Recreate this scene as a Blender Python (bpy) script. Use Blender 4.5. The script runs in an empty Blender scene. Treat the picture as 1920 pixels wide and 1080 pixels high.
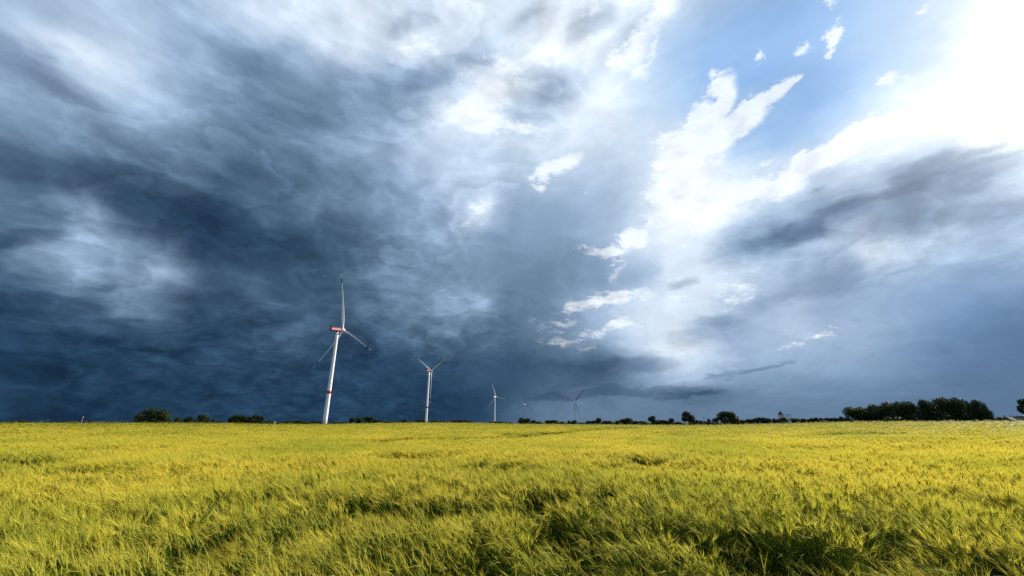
import bpy, bmesh, math, random
import numpy as np
from mathutils import Vector, Matrix, Euler

SC = bpy.context.scene
COL = SC.collection
R_ = math.radians
F = 755.0            # focal length in pixels of the 1920 px wide photograph
PITCH = R_(18.5)
EYE = 1.75
CROP = 0.86
FARZ = -1.6          # level of the country beyond the field
SUN_AZ, SUN_EL = R_(61), R_(29)


def sl(c):
    c = max(0.0, c)
    return c / 12.92 if c <= 0.04045 else ((c + 0.055) / 1.055) ** 2.4


def dirpx(px, py):
    x = (px - 960) / F
    y = (540 - py) / F
    return Vector((x, math.cos(PITCH) - y * math.sin(PITCH), math.sin(PITCH) + y * math.cos(PITCH)))


def azpx(px, py=792.6):
    d = dirpx(px, py)
    return math.atan2(d.x, d.y)


def telpx(px, py):
    d = dirpx(px, py)
    return d.z / math.hypot(d.x, d.y)


def topx(v):
    x, y, z = v
    d = y * math.cos(PITCH) + z * math.sin(PITCH)
    u = -y * math.sin(PITCH) + z * math.cos(PITCH)
    return 960 + F * x / d, 540 - F * u / d, d


# ------------------------------------------------------------------ materials
def mat(name, col, rough=0.7, spec=0.3, var=0.0, scale=3.0, transl=None):
    m = bpy.data.materials.new(name)
    m.use_nodes = True
    nt = m.node_tree
    b = nt.nodes['Principled BSDF']
    b.inputs['Base Color'].default_value = (*col, 1)
    b.inputs['Roughness'].default_value = rough
    b.inputs['Specular IOR Level'].default_value = spec
    if var:
        tc = nt.nodes.new('ShaderNodeTexCoord')
        n = nt.nodes.new('ShaderNodeTexNoise')
        n.inputs['Scale'].default_value = scale
        n.inputs['Detail'].default_value = 5
        r = nt.nodes.new('ShaderNodeValToRGB')
        r.color_ramp.elements[0].position = 0.3
        r.color_ramp.elements[1].position = 0.7
        r.color_ramp.elements[0].color = (*[c * (1 - var) for c in col], 1)
        r.color_ramp.elements[1].color = (*[min(1, c * (1 + var)) for c in col], 1)
        nt.links.new(tc.outputs['Object'], n.inputs['Vector'])
        nt.links.new(n.outputs['Fac'], r.inputs['Fac'])
        nt.links.new(r.outputs['Color'], b.inputs['Base Color'])
    return m


def leaf_mat(name, c0, c1, t=0.35, rough=0.6, spec=0.2, wpos=None, c2=None):
    """diffuse + translucent plant matter, colour varied per instance and over the ground"""
    m = bpy.data.materials.new(name)
    m.use_nodes = True
    nt = m.node_tree
    nt.nodes.clear()
    out = nt.nodes.new('ShaderNodeOutputMaterial')
    pr = nt.nodes.new('ShaderNodeBsdfPrincipled')
    pr.inputs['Roughness'].default_value = rough
    pr.inputs['Specular IOR Level'].default_value = spec
    tr = nt.nodes.new('ShaderNodeBsdfTranslucent')
    mx = nt.nodes.new('ShaderNodeMixShader')
    mx.inputs[0].default_value = t
    oi = nt.nodes.new('ShaderNodeObjectInfo')
    mc = nt.nodes.new('ShaderNodeMixRGB')
    mc.inputs[1].default_value = (*c0, 1)
    mc.inputs[2].default_value = (*c1, 1)
    nt.links.new(oi.outputs['Random'], mc.inputs[0])
    col = mc.outputs[0]
    if wpos:
        g = nt.nodes.new('ShaderNodeNewGeometry')
        n = nt.nodes.new('ShaderNodeTexNoise')
        n.inputs['Scale'].default_value = wpos
        n.inputs['Detail'].default_value = 3
        nt.links.new(g.outputs['Position'], n.inputs['Vector'])
        rp = nt.nodes.new('ShaderNodeMapRange')
        rp.inputs[1].default_value = 0.42
        rp.inputs[2].default_value = 0.62
        nt.links.new(n.outputs['Fac'], rp.inputs[0])
        m2 = nt.nodes.new('ShaderNodeMixRGB')
        nt.links.new(rp.outputs[0], m2.inputs[0])
        nt.links.new(col, m2.inputs[1])
        m2.inputs[2].default_value = (*c2, 1)
        col = m2.outputs[0]
    nt.links.new(col, pr.inputs['Base Color'])
    nt.links.new(col, tr.inputs['Color'])
    nt.links.new(pr.outputs[0], mx.inputs[1])
    nt.links.new(tr.outputs[0], mx.inputs[2])
    nt.links.new(mx.outputs[0], out.inputs[0])
    return m


M = {}
M['white'] = mat('white_paint', (0.78, 0.79, 0.80), 0.45, 0.4, 0.04, 0.05)
M['grey'] = mat('blade_grey', (0.70, 0.72, 0.73), 0.45, 0.4, 0.03, 0.1)
M['cloud_shade_grey'] = mat('cloud_shade_grey', (0.28, 0.30, 0.32), 0.5, 0.3, 0.05, 0.05)  # turbine paint darkened to stand for cloud shadow on the two farthest turbines
M['red'] = mat('signal_red', (0.42, 0.018, 0.02), 0.5, 0.35, 0.08, 0.3)
M['dred'] = mat('blade_mark_red', (0.09, 0.008, 0.012), 0.6, 0.2, 0.1, 0.3)
M['dark'] = mat('dark_metal', (0.03, 0.033, 0.04), 0.5, 0.4, 0.2, 0.5)
M['letter'] = mat('white_lettering', (0.8, 0.8, 0.78), 0.5)
M['soil'] = mat('field_soil', (0.03, 0.032, 0.012), 0.95, 0.05, 0.5, 0.35)
M['bark'] = mat('bark', (0.05, 0.04, 0.03), 0.9, 0.1, 0.3, 2)
M['crown'] = leaf_mat('tree_leaves', (0.024, 0.044, 0.012), (0.038, 0.062, 0.016), 0.25, wpos=0.35, c2=(0.016, 0.030, 0.009))
M['crown_pale'] = leaf_mat('pale_leaves', (0.05, 0.075, 0.028), (0.08, 0.10, 0.045), 0.25)
M['render'] = mat('pale_render', (0.55, 0.55, 0.53), 0.8, 0.2, 0.1, 0.3)
M['roof'] = mat('grey_roof', (0.10, 0.105, 0.11), 0.75, 0.2, 0.25, 0.6)
M['slate'] = mat('dark_slate', (0.03, 0.035, 0.05), 0.6, 0.3, 0.2, 0.6)
M['steel'] = mat('weathered_steel', (0.30, 0.31, 0.33), 0.6, 0.4, 0.15, 1)
M['stem'] = leaf_mat('barley_stem', (0.045, 0.078, 0.006), (0.085, 0.115, 0.009), 0.3, rough=0.8, spec=0.05, wpos=0.5, c2=(0.05, 0.08, 0.006))
M['ear'] = leaf_mat('barley_ear', (0.27, 0.30, 0.035), (0.42, 0.40, 0.05), 0.3, spec=0.1, wpos=0.45, c2=(0.23, 0.27, 0.032))
M['awn'] = leaf_mat('barley_awn', (0.65, 0.55, 0.06), (0.78, 0.645, 0.085), 0.45, rough=0.55, spec=0.1, wpos=0.16, c2=(0.51, 0.485, 0.055))
M['smut'] = mat('dark_ear', (0.02, 0.02, 0.012), 0.9)


# ------------------------------------------------------------------ mesh helpers
def link(o, parent=None):
    COL.objects.link(o)
    if parent:
        o.parent = parent
    return o


def mesh_np(name, V, faces_q=None, faces_t=None, mats=(), mq=None, mt=None, smooth=False):
    """mesh from numpy arrays of quads and triangles"""
    V = np.asarray(V, np.float32)
    q = np.asarray(faces_q if faces_q is not None else np.zeros((0, 4)), np.int32).reshape(-1, 4)
    t = np.asarray(faces_t if faces_t is not None else np.zeros((0, 3)), np.int32).reshape(-1, 3)
    me = bpy.data.meshes.new(name)
    me.vertices.add(len(V))
    me.vertices.foreach_set('co', V.ravel())
    nl = q.size + t.size
    me.loops.add(nl)
    me.loops.foreach_set('vertex_index', np.concatenate([q.ravel(), t.ravel()]).astype(np.int32))
    npoly = len(q) + len(t)
    me.polygons.add(npoly)
    st = np.concatenate([np.arange(len(q)) * 4, len(q) * 4 + np.arange(len(t)) * 3]).astype(np.int32)
    me.polygons.foreach_set('loop_start', st)
    for m in mats:
        me.materials.append(m)
    mi = np.concatenate([mq if mq is not None else np.zeros(len(q)), mt if mt is not None else np.zeros(len(t))]).astype(np.int32)
    me.polygons.foreach_set('material_index', mi)
    me.polygons.foreach_set('use_smooth', np.full(npoly, smooth))
    me.update()
    me.validate()
    return me


def obj(name, me, parent=None, loc=(0, 0, 0)):
    o = bpy.data.objects.new(name, me)
    o.location = loc
    return link(o, parent)


def bmobj(name, bm, m, parent=None, smooth=False):
    bmesh.ops.recalc_face_normals(bm, faces=bm.faces)
    me = bpy.data.meshes.new(name)
    bm.to_mesh(me)
    bm.free()
    for x in (m if isinstance(m, (list, tuple)) else [m]):
        me.materials.append(x)
    for p in me.polygons:
        p.use_smooth = smooth
    return obj(name, me, parent)


def empty(name, loc, label, cat, group=None, rz=0):
    o = bpy.data.objects.new(name, None)
    o.location = loc
    o.rotation_euler = (0, 0, rz)
    o.empty_display_size = 0.5
    tag(o, label, cat, group)
    return link(o)


def tag(o, label, cat, group=None):
    o['label'] = label
    o['category'] = cat
    if group:
        o['group'] = group


def ring(bm, c, u, v, ru, rv, n):
    return [bm.verts.new(c + u * (ru * math.cos(2 * math.pi * i / n)) + v * (rv * math.sin(2 * math.pi * i / n))) for i in range(n)]


def loft(bm, rings, cap=True, mi=None):
    fs = []
    for k, (a, b) in enumerate(zip(rings, rings[1:])):
        n = len(a)
        for i in range(n):
            f = bm.faces.new((a[i], a[(i + 1) % n], b[(i + 1) % n], b[i]))
            if mi:
                f.material_index = mi[k]
            fs.append(f)
    if cap:
        f = bm.faces.new(rings[0]); f.material_index = mi[0] if mi else 0
        f = bm.faces.new(rings[-1]); f.material_index = mi[-1] if mi else 0
    return fs


def lathe(bm, prof, n=24, c=Vector((0, 0, 0))):
    rs = [ring(bm, c + Vector((0, 0, z)), Vector((1, 0, 0)), Vector((0, 1, 0)), r, r, n) for r, z in prof]
    loft(bm, rs)


def box(bm, c, s, bev=0.0, mtx=None):
    r = bmesh.ops.create_cube(bm, size=1.0)
    vs = r['verts']
    for v in vs:
        v.co = Vector((v.co.x * s[0], v.co.y * s[1], v.co.z * s[2])) + Vector(c)
    if bev:
        es = {e for v in vs for e in v.link_edges}
        r2 = bmesh.ops.bevel(bm, geom=list(es), offset=bev, segments=3, profile=0.6, affect='EDGES')
        vs = list({v for f in r2['faces'] for v in f.verts} | {v for v in vs if v.is_valid})
    if mtx:
        for v in vs:
            v.co = mtx @ v.co
    return vs


def bar(bm, a, b, r0, r1=None, n=6):
    a = Vector(a); b = Vector(b)
    d = (b - a).normalized()
    u = d.orthogonal().normalized()
    v = d.cross(u)
    loft(bm, [ring(bm, a, u, v, r0, r0, n), ring(bm, b, u, v, r1 if r1 is not None else r0, r1 if r1 is not None else r0, n)])


# ------------------------------------------------------------------ terrain
# photograph row (px, 1920 frame) of the far edge of the barley, by column
EDGE = [(-400, 794), (0, 794), (250, 793.7), (430, 794.3), (520, 795.6), (620, 795.6), (700, 794), (780, 793), (870, 793),
        (960, 795), (1060, 796), (1200, 797), (1330, 797.5), (1440, 795.5), (1600, 791.6), (1760, 790.7), (1920, 791), (2400, 791)]
EX = np.array([e[0] for e in EDGE], float)
EAZ = np.array([azpx(e[0]) for e in EDGE])
EDGE_TEL = np.array([telpx(e[0], e[1]) for e in EDGE])


def edge_r(az):
    return np.interp(az, [-1.2, -0.7, -0.2, 0.35, 0.55, 0.75, 1.3], [300, 290, 250, 230, 215, 205, 200])


def ground_z(r, az):
    r = np.asarray(r, float)
    E = edge_r(az)
    tel = np.interp(az, EAZ, EDGE_TEL)
    ge = EYE + tel * E - CROP - 0.02
    t = np.clip((r - 18) / (E - 18), 0, 1)
    # the field rises slowly to a soft crest at its far edge
    g = ge * (t * t * (3 - 2 * t)) + 0.0
    t2 = np.clip((r - E) / 60.0, 0, 1)
    return g * (1 - t2) + FARZ * t2 * 1.0


def vnoise(x, y, seed=0):
    """smooth value noise on numpy arrays, 0..1"""
    xi = np.floor(x).astype(np.int64); yi = np.floor(y).astype(np.int64)
    fx = x - xi; fy = y - yi
    fx = fx * fx * (3 - 2 * fx); fy = fy * fy * (3 - 2 * fy)

    def h(a, b):
        n = (a * 374761393 + b * 668265263 + seed * 974634777) & 0xFFFFFFFF
        n = ((n ^ (n >> 13)) * 1274126177) & 0xFFFFFFFF
        n = n ^ (n >> 16)
        return (n & 0xFFFF) / 65535.0
    return (h(xi, yi) * (1 - fx) + h(xi + 1, yi) * fx) * (1 - fy) + (h(xi, yi + 1) * (1 - fx) + h(xi + 1, yi + 1) * fx) * fy


def fbm(x, y, seed=0, oc=3):
    s = 0; a = 0.5; tot = 0
    for k in range(oc):
        s = s + a * vnoise(x * 2 ** k, y * 2 ** k, seed + k * 17)
        tot += a; a *= 0.5
    return s / tot


def build_ground():
    rs = np.concatenate([[0.0], np.geomspace(0.6, 520, 110), np.geomspace(600, 30000, 24)])
    naz = 240
    az = np.linspace(-math.pi, math.pi, naz, endpoint=False)
    V = [(0, 0, 0)]
    for r in rs[1:]:
        azc = np.where(np.abs(az) > 1.25, np.sign(az) * 1.25, az)
        z = ground_z(np.full(naz, r), azc)
        V += list(zip(r * np.sin(az), r * np.cos(az), z))
    q = []; t = []
    for i in range(naz):
        j = (i + 1) % naz
        t.append((0, 1 + j, 1 + i))
    for k in range(len(rs) - 2):
        a = 1 + k * naz; b = a + naz
        for i in range(naz):
            j = (i + 1) % naz
            q.append((a + i, a + j, b + j, b + i))
    me = mesh_np('ground', V, q, t, [M['soil']], smooth=True)
    o = obj('ground', me)
    o['kind'] = 'structure'
    return o


# ------------------------------------------------------------------ barley
def frame_of(d):
    d = d / (np.linalg.norm(d) + 1e-9)
    a = np.array([0, 0, 1.0]) if abs(d[2]) < 0.9 else np.array([1.0, 0, 0])
    u = np.cross(d, a); u /= np.linalg.norm(u)
    return d, u, np.cross(d, u)


class Buf:
    def __init__(s):
        s.V = []; s.q = []; s.t = []; s.mq = []; s.mt = []

    def ribbon(s, pts, widths, side, m):
        b = len(s.V)
        for p, w in zip(pts, widths):
            s.V.append(p - side * w); s.V.append(p + side * w)
        for k in range(len(pts) - 1):
            s.q.append((b + 2 * k, b + 2 * k + 1, b + 2 * k + 3, b + 2 * k + 2)); s.mq.append(m)

    def tri(s, a, b_, c, m):
        b = len(s.V)
        s.V += [a, b_, c]
        s.t.append((b, b + 1, b + 2)); s.mt.append(m)


def barley_clump(seed, n, rad, awns, awn_w, leaves, wid=1.0, dark=0.0):
    g = np.random.default_rng(seed)
    B = Buf()
    wind = np.array([-1.0, -0.30, 0.0]); wind /= np.linalg.norm(wind)
    for i in range(n):
        a = g.uniform(0, 2 * math.pi); rr = rad * math.sqrt(g.uniform())
        base = np.array([rr * math.cos(a), rr * math.sin(a), -0.05])
        h = CROP * g.normal(0.90, 0.06)
        yaw = g.normal(0, 0.8)
        w = np.array([wind[0] * math.cos(yaw) - wind[1] * math.sin(yaw), wind[0] * math.sin(yaw) + wind[1] * math.cos(yaw), 0])
        lean = abs(g.normal(0.09, 0.06))
        side = np.array([math.cos(a * 3), math.sin(a * 3), 0.0])
        ts = (0, 0.4, 0.75, 1.0)
        P = [base + w * (lean * t ** 2.2) + np.array([0, 0, h * t * (1 - 0.12 * t * lean)]) for t in ts]
        B.ribbon(P, [0.0035 * wid] * 4, side, 0)
        for l in range(leaves):
            t0 = g.uniform(0.3, 0.8)
            p0 = base + w * (lean * t0 ** 2.2) + np.array([0, 0, h * t0])
            la = g.normal(math.pi, 0.9)
            ld = np.array([math.cos(la), math.sin(la), 0])
            L = g.uniform(0.14, 0.26)
            pts = [p0, p0 + ld * L * 0.35 + np.array([0, 0, L * 0.6]), p0 + ld * L * 0.8 + np.array([0, 0, L * 0.75]), p0 + ld * L * 1.15 + np.array([0, 0, L * 0.55])]
            sd = np.array([-ld[1], ld[0], 0.2])
            B.ribbon(pts, [0.0035 * wid, 0.006 * wid, 0.0042 * wid, 0.0005], sd, 0)
        # ear, nodding with the wind
        tip = P[-1]
        d0 = P[-1] - P[-2]; d0 /= np.linalg.norm(d0)
        nod = g.uniform(0.05, 0.65) if g.uniform() < 0.86 else g.uniform(0.7, 1.7)
        d1 = d0 * math.cos(nod * 0.6) + w * math.sin(nod * 0.6); d1 /= np.linalg.norm(d1)
        d2 = d0 * math.cos(nod) + w * math.sin(nod); d2 /= np.linalg.norm(d2)
        L = g.uniform(0.065, 0.095)
        isdark = g.uniform() < dark
        me_ = 3 if isdark else 1
        c0 = tip; c1 = tip + d1 * L * 0.5; c2 = c1 + d2 * L * 0.5
        _, u, v = frame_of(d1)
        b = len(B.V)
        for c, rw in ((c0, 0.003), (c0 * 0.6 + c1 * 0.4, 0.0075), (c1 * 0.5 + c2 * 0.5, 0.0065)):
            for k in range(4):
                an = k * math.pi / 2
                B.V.append(c + u * (rw * wid * math.cos(an)) + v * (rw * wid * 0.75 * math.sin(an)))
        B.V.append(c2)
        for r in range(2):
            for k in range(4):
                B.q.append((b + r * 4 + k, b + r * 4 + (k + 1) % 4, b + r * 4 + 4 + (k + 1) % 4, b + r * 4 + 4 + k)); B.mq.append(me_)
        for k in range(4):
            B.t.append((b + 8 + k, b + 8 + (k + 1) % 4, b + 12)); B.mt.append(me_)
        if isdark:
            continue
        for k in range(awns):
            s = g.uniform(0.15, 1.0)
            p = c0 * (1 - s) + c2 * s if s > 0.5 else c0 + (c1 - c0) * 2 * s
            d = d2 + g.normal(0, 0.15, 3)
            d /= np.linalg.norm(d)
            AL = g.uniform(0.12, 0.19)
            e = p + d * AL + w * 0.012
            sv = np.cross(d, g.normal(0, 1, 3)); sv /= np.linalg.norm(sv) + 1e-9
            B.tri(p - sv * awn_w, p + sv * awn_w, e, 2)
    return mesh_np('barley_clump', B.V, B.q, B.t, [M['stem'], M['ear'], M['awn'], M['smut']], B.mq, B.mt)


# darker strips in the crop: lodged hollows and tramlines, (px0, py0, px1, py1, half depth m, how low)
STRIPS = [(770, 822, 950, 819, 0.9, 0.5), (950, 819, 1110, 806, 0.9, 0.6), (1110, 806, 1190, 800.5, 2.2, 0.6), (700, 828, 780, 822, 0.6, 0.7),
          (1240, 813, 1390, 815, 1.2, 0.5), (1520, 814, 1640, 811, 1.3, 0.5), (1660, 832, 1900, 833, 0.7, 0.62), (420, 814, 470, 813, 1.6, 0.6),
          (220, 814, 260, 814, 1.5, 0.65), (20, 812, 110, 812, 1.6, 0.6), (560, 807, 640, 806, 2.0, 0.7), (1500, 837, 1530, 838, 0.6, 0.6),
          (20, 862, 75, 868, 0.5, 0.55), (60, 846, 210, 843, 0.5, 0.72), (780, 855, 830, 852, 0.5, 0.7), (120, 885, 200, 880, 0.4, 0.72)]


def on_crop(px, py):
    d = dirpx(px, py)
    az = math.atan2(d.x, d.y); tel = d.z / math.hypot(d.x, d.y)
    r = 3.0
    while r < 300:
        if EYE + tel * r <= CROP * 0.92 + float(ground_z(r, az)):
            break
        r *= 1.01
    return np.array([r * math.sin(az), r * math.cos(az)])


# hollows near the camera seen as dark gaps: (px, py, radius m, height factor)
HOLLOWS = [(430, 990, 0.30, 0.55), (410, 960, 0.22, 0.6), (1050, 965, 0.38, 0.5), (1000, 950, 0.3, 0.65), (870, 1030, 0.28, 0.55), (830, 1000, 0.22, 0.6),
           (1090, 1010, 0.3, 0.55), (1180, 1015, 0.3, 0.6), (1370, 1000, 0.24, 0.55), (1380, 1050, 0.2, 0.55), (1490, 1000, 0.22, 0.65), (1300, 985, 0.22, 0.7),
           (660, 965, 0.35, 0.6), (750, 1000, 0.25, 0.65), (1540, 1070, 0.25, 0.6), (280, 1000, 0.2, 0.65), (1700, 1005, 0.3, 0.7), (1830, 1060, 0.25, 0.65),
           (10, 935, 0.5, 0.6), (160, 905, 0.5, 0.72), (1000, 1060, 0.2, 0.55), (560, 1000, 0.3, 0.7), (1290, 1060, 0.2, 0.6), (150, 945, 0.3, 0.7),
           (1240, 875, 0.8, 0.75), (930, 880, 0.8, 0.78), (800, 852, 1.0, 0.75), (600, 875, 0.7, 0.8), (300, 840, 1.2, 0.75), (1420, 880, 0.8, 0.8)]


def build_barley():
    g = np.random.default_rng(7)
    col = bpy.data.collections.new('barley_clumps')
    protos = []
    for k in range(7):
        protos.append(barley_clump(100 + k, 15, 0.13, 6, 0.0009, 2, 0.8, 0.02))
    for k in range(5):
        protos.append(barley_clump(200 + k, 17, 0.15, 10, 0.0030, 0, 1.3, 0.03))
    for k, me in enumerate(protos):
        o = bpy.data.objects.new('clump_%02d' % k, me)
        col.objects.link(o)
    # positions: uniform near, thinning (and widening) with distance
    R0 = 18.0
    dens = 28.0
    segs = []
    amax = 1.28
    edges = np.concatenate([[0.9], np.geomspace(1.8, 310, 60)])
    for r0, r1 in zip(edges, edges[1:]):
        rm = 0.5 * (r0 + r1)
        s = max(1.0, rm / R0)
        am = math.pi if r1 < 3 else amax
        n = int(dens / s ** 2 * am * (r1 * r1 - r0 * r0) * (1.0 if s == 1 else 1.15) * (0.62 if rm < 4.5 else 0.8 if rm < 7 else 1.0))
        a = g.uniform(-am, am, n)
        r = np.sqrt(g.uniform(r0 * r0, r1 * r1, n))
        segs.append(np.stack([a, r, np.full(n, 0) + np.maximum(1, r / R0)], 1))
    P = np.concatenate(segs)
    az, r, s = P.T
    keep = r < edge_r(np.clip(az, -1.25, 1.25))
    # tripod-free standing room for the camera
    keep &= r > 1.0
    az, r, s = az[keep], r[keep], s[keep]
    x = r * np.sin(az); y = r * np.cos(az)
    z = ground_z(r, np.clip(az, -1.25, 1.25))
    n1 = fbm(x * 1.3, y * 1.3, 3, 2)
    n2 = fbm(x * 0.35, y * 0.5, 11, 3)
    n3 = fbm(x * 0.06, y * 0.10, 23, 3)
    h = 0.82 + 0.18 * (n1 - 0.1) + 0.26 * (n2 - 0.45) + 0.12 * (n3 - 0.5)
    h = h + g.normal(0, 0.03, len(h))
    h *= np.where(n1 < 0.30, 0.74, 1.0)
    P2 = np.stack([x, y], 1)
    for (px, py, rad, f) in HOLLOWS:
        c = on_crop(px, py)
        dd = np.linalg.norm((P2 - c) * np.array([1.0, 0.8]), axis=1) / rad
        wob = 0.7 + 0.6 * n1
        k = np.clip(1.6 - dd * wob, 0, 1) * 0.6
        h *= 1 - (1 - f) * k
    for (px0, py0, px1, py1, dep, f) in STRIPS:
        a = on_crop(px0, py0); b = on_crop(px1, py1)
        ab = b - a
        t = np.clip(((P2 - a) @ ab) / (ab @ ab), 0, 1)
        dd = np.linalg.norm(P2 - a - t[:, None] * ab, axis=1) / (dep * 1.9 * (0.5 + n2))
        k = np.clip(2.2 - 1.7 * dd, 0, 1)
        h *= 1 - (1 - f) * k
    h = np.clip(h + g.normal(0, 0.04, len(h)) * (r < 14), 0.38, 1.12)
    lean = 0.04 + 0.40 * np.clip(n2 - 0.35, 0, 1) + 0.2 * np.clip(n1 - 0.45, 0, 1) + g.normal(0, 0.07, len(h))
    yaw = (fbm(x * 0.25 + 40, y * 0.3, 31, 2) - 0.5) * 1.6 + g.normal(0, 0.25, len(h))
    # tilt about the horizontal axis perpendicular to the wind, then a little turn
    rot = np.zeros((len(h), 3), np.float32)
    rot[:, 0] = 0.25 * lean
    rot[:, 1] = -lean
    rot[:, 2] = yaw
    scl = np.stack([s * g.uniform(0.9, 1.15, len(h)), s * g.uniform(0.9, 1.15, len(h)), h], 1).astype(np.float32)
    # keep the plants upright in width while the clump spreads out with distance
    idx = np.where(r < 4.5 + 14.0 * g.uniform(size=len(h)) ** 1.3, g.integers(0, 7, len(h)), g.integers(7, 12, len(h))).astype(np.int32)
    me = bpy.data.meshes.new('barley')
    me.vertices.add(len(h))
    me.vertices.foreach_set('co', np.stack([x, y, z], 1).astype(np.float32).ravel())
    for nm, ty, arr in (('rot', 'FLOAT_VECTOR', rot), ('scl', 'FLOAT_VECTOR', scl), ('pick', 'INT', idx)):
        at = me.attributes.new(nm, ty, 'POINT')
        at.data.foreach_set('vector' if ty == 'FLOAT_VECTOR' else 'value', arr.ravel())
    me.update()
    o = obj('barley', me)
    o['kind'] = 'stuff'
    tag(o, 'wide field of ripening yellow-green barley bent by the wind', 'barley')
    ng = bpy.data.node_groups.new('barley_scatter', 'GeometryNodeTree')
    ng.interface.new_socket('Geometry', in_out='INPUT', socket_type='NodeSocketGeometry')
    ng.interface.new_socket('Geometry', in_out='OUTPUT', socket_type='NodeSocketGeometry')
    N = ng.nodes; L = ng.links
    gi = N.new('NodeGroupInput'); go = N.new('NodeGroupOutput')
    m2p = N.new('GeometryNodeMeshToPoints')
    iop = N.new('GeometryNodeInstanceOnPoints')
    ci = N.new('GeometryNodeCollectionInfo')
    ci.inputs['Collection'].default_value = col
    ci.inputs['Separate Children'].default_value = True
    ci.inputs['Reset Children'].default_value = True
    iop.inputs['Pick Instance'].default_value = True

    def attr(nm, ty):
        a = N.new('GeometryNodeInputNamedAttribute')
        a.data_type = ty
        a.inputs['Name'].default_value = nm
        return a.outputs['Attribute']
    e2r = N.new('FunctionNodeEulerToRotation')
    L.new(attr('rot', 'FLOAT_VECTOR'), e2r.inputs[0])
    L.new(gi.outputs[0], m2p.inputs[0])
    L.new(m2p.outputs[0], iop.inputs['Points'])
    L.new(ci.outputs[0], iop.inputs['Instance'])
    L.new(attr('pick', 'INT'), iop.inputs['Instance Index'])
    L.new(e2r.outputs[0], iop.inputs['Rotation'])
    L.new(attr('scl', 'FLOAT_VECTOR'), iop.inputs['Scale'])
    L.new(iop.outputs[0], go.inputs[0])
    md = o.modifiers.new('scatter', 'NODES')
    md.node_group = ng
    print('barley clumps', len(h))


# ------------------------------------------------------------------ trees
def crown_mesh(seed, blobs, n, size, m, gap=0.0):
    """leaf clumps spread through a set of lobes; unit crown: x,y in -.5...5, z 0..1"""
    g = np.random.default_rng(seed)
    b = np.array(blobs, float)     # cx, cy, cz, rx, ry, rz
    wgt = (b[:, 3] * b[:, 4] + b[:, 3] * b[:, 5]); wgt = wgt / wgt.sum()
    k = g.choice(len(b), n, p=wgt)
    d = g.normal(0, 1, (n, 3)); d /= np.linalg.norm(d, axis=1)[:, None]
    rad = np.where(g.uniform(size=n) < 0.7, g.uniform(0.82, 1.08, n), g.uniform(0.3, 0.9, n))
    # ragged lobes
    lump = 0.85 + 0.3 * vnoise(d[:, 0] * 2.5 + k * 7.1, d[:, 1] * 2.5 + d[:, 2] * 2.5, seed)
    p = b[k, :3] + d * b[k, 3:] * (rad * lump)[:, None]
    p[:, 2] = np.maximum(p[:, 2], 0.0 + 0.02 * g.uniform(size=n))
    nn = d + g.normal(0, 0.55, (n, 3)); nn /= np.linalg.norm(nn, axis=1)[:, None]
    t = np.cross(nn, g.normal(0, 1, (n, 3))); t /= np.linalg.norm(t, axis=1)[:, None]
    u = np.cross(nn, t)
    s = size * g.uniform(0.6, 1.5, n)[:, None]
    V = np.empty((n, 4, 3))
    V[:, 0] = p - t * s; V[:, 1] = p - u * s * 0.6; V[:, 2] = p + t * s; V[:, 3] = p + u * s * 0.6
    V = V.reshape(-1, 3)
    q = np.arange(n * 4).reshape(-1, 4)
    return mesh_np('crown', V, q, None, [m])


def lobes(seed, n, wx=0.36, z0=0.35, z1=0.85, r=0.2, dome=True):
    g = np.random.default_rng(seed)
    out = [(0, 0, (z0 + z1) / 2, wx * 0.85, wx * 0.85, (z1 - z0) / 2)]
    for i in range(n):
        a = g.uniform(0, 2 * math.pi); q = math.sqrt(g.uniform(0.1, 1))
        z = g.uniform(z0, z1)
        sh = math.sqrt(max(0.08, 1 - ((z - (z0 + z1) / 2) / ((z1 - z0) / 2 + 0.12)) ** 2)) if dome else 1
        rr = r * g.uniform(0.65, 1.25)
        x = wx * q * sh * math.cos(a); y = wx * q * sh * math.sin(a)
        out.append((x, y, min(z, 1 - rr * 0.9), rr, rr, rr * 0.85))
    return out


def trunk_mesh(seed):
    g = np.random.default_rng(seed)
    bm = bmesh.new()
    pts = [(0, 0, -0.1), (0.01, 0, 0.15), (0.0, 0.01, 0.35), (0.02, 0, 0.6)]
    rs = [ring(bm, Vector(p), Vector((1, 0, 0)), Vector((0, 1, 0)), r, r, 7) for p, r in zip(pts, (0.045, 0.034, 0.028, 0.012))]
    loft(bm, rs)
    for i in range(6):
        a = i * 1.05 + g.uniform(-0.3, 0.3); z = g.uniform(0.22, 0.42)
        bar(bm, (0, 0, z), (math.cos(a) * 0.3, math.sin(a) * 0.3, z + g.uniform(0.15, 0.4)), 0.016, 0.004, 5)
    me = bpy.data.meshes.new('trunk')
    bm.to_mesh(me); bm.free()
    me.materials.append(M['bark'])
    return me


KIND = {}


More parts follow.
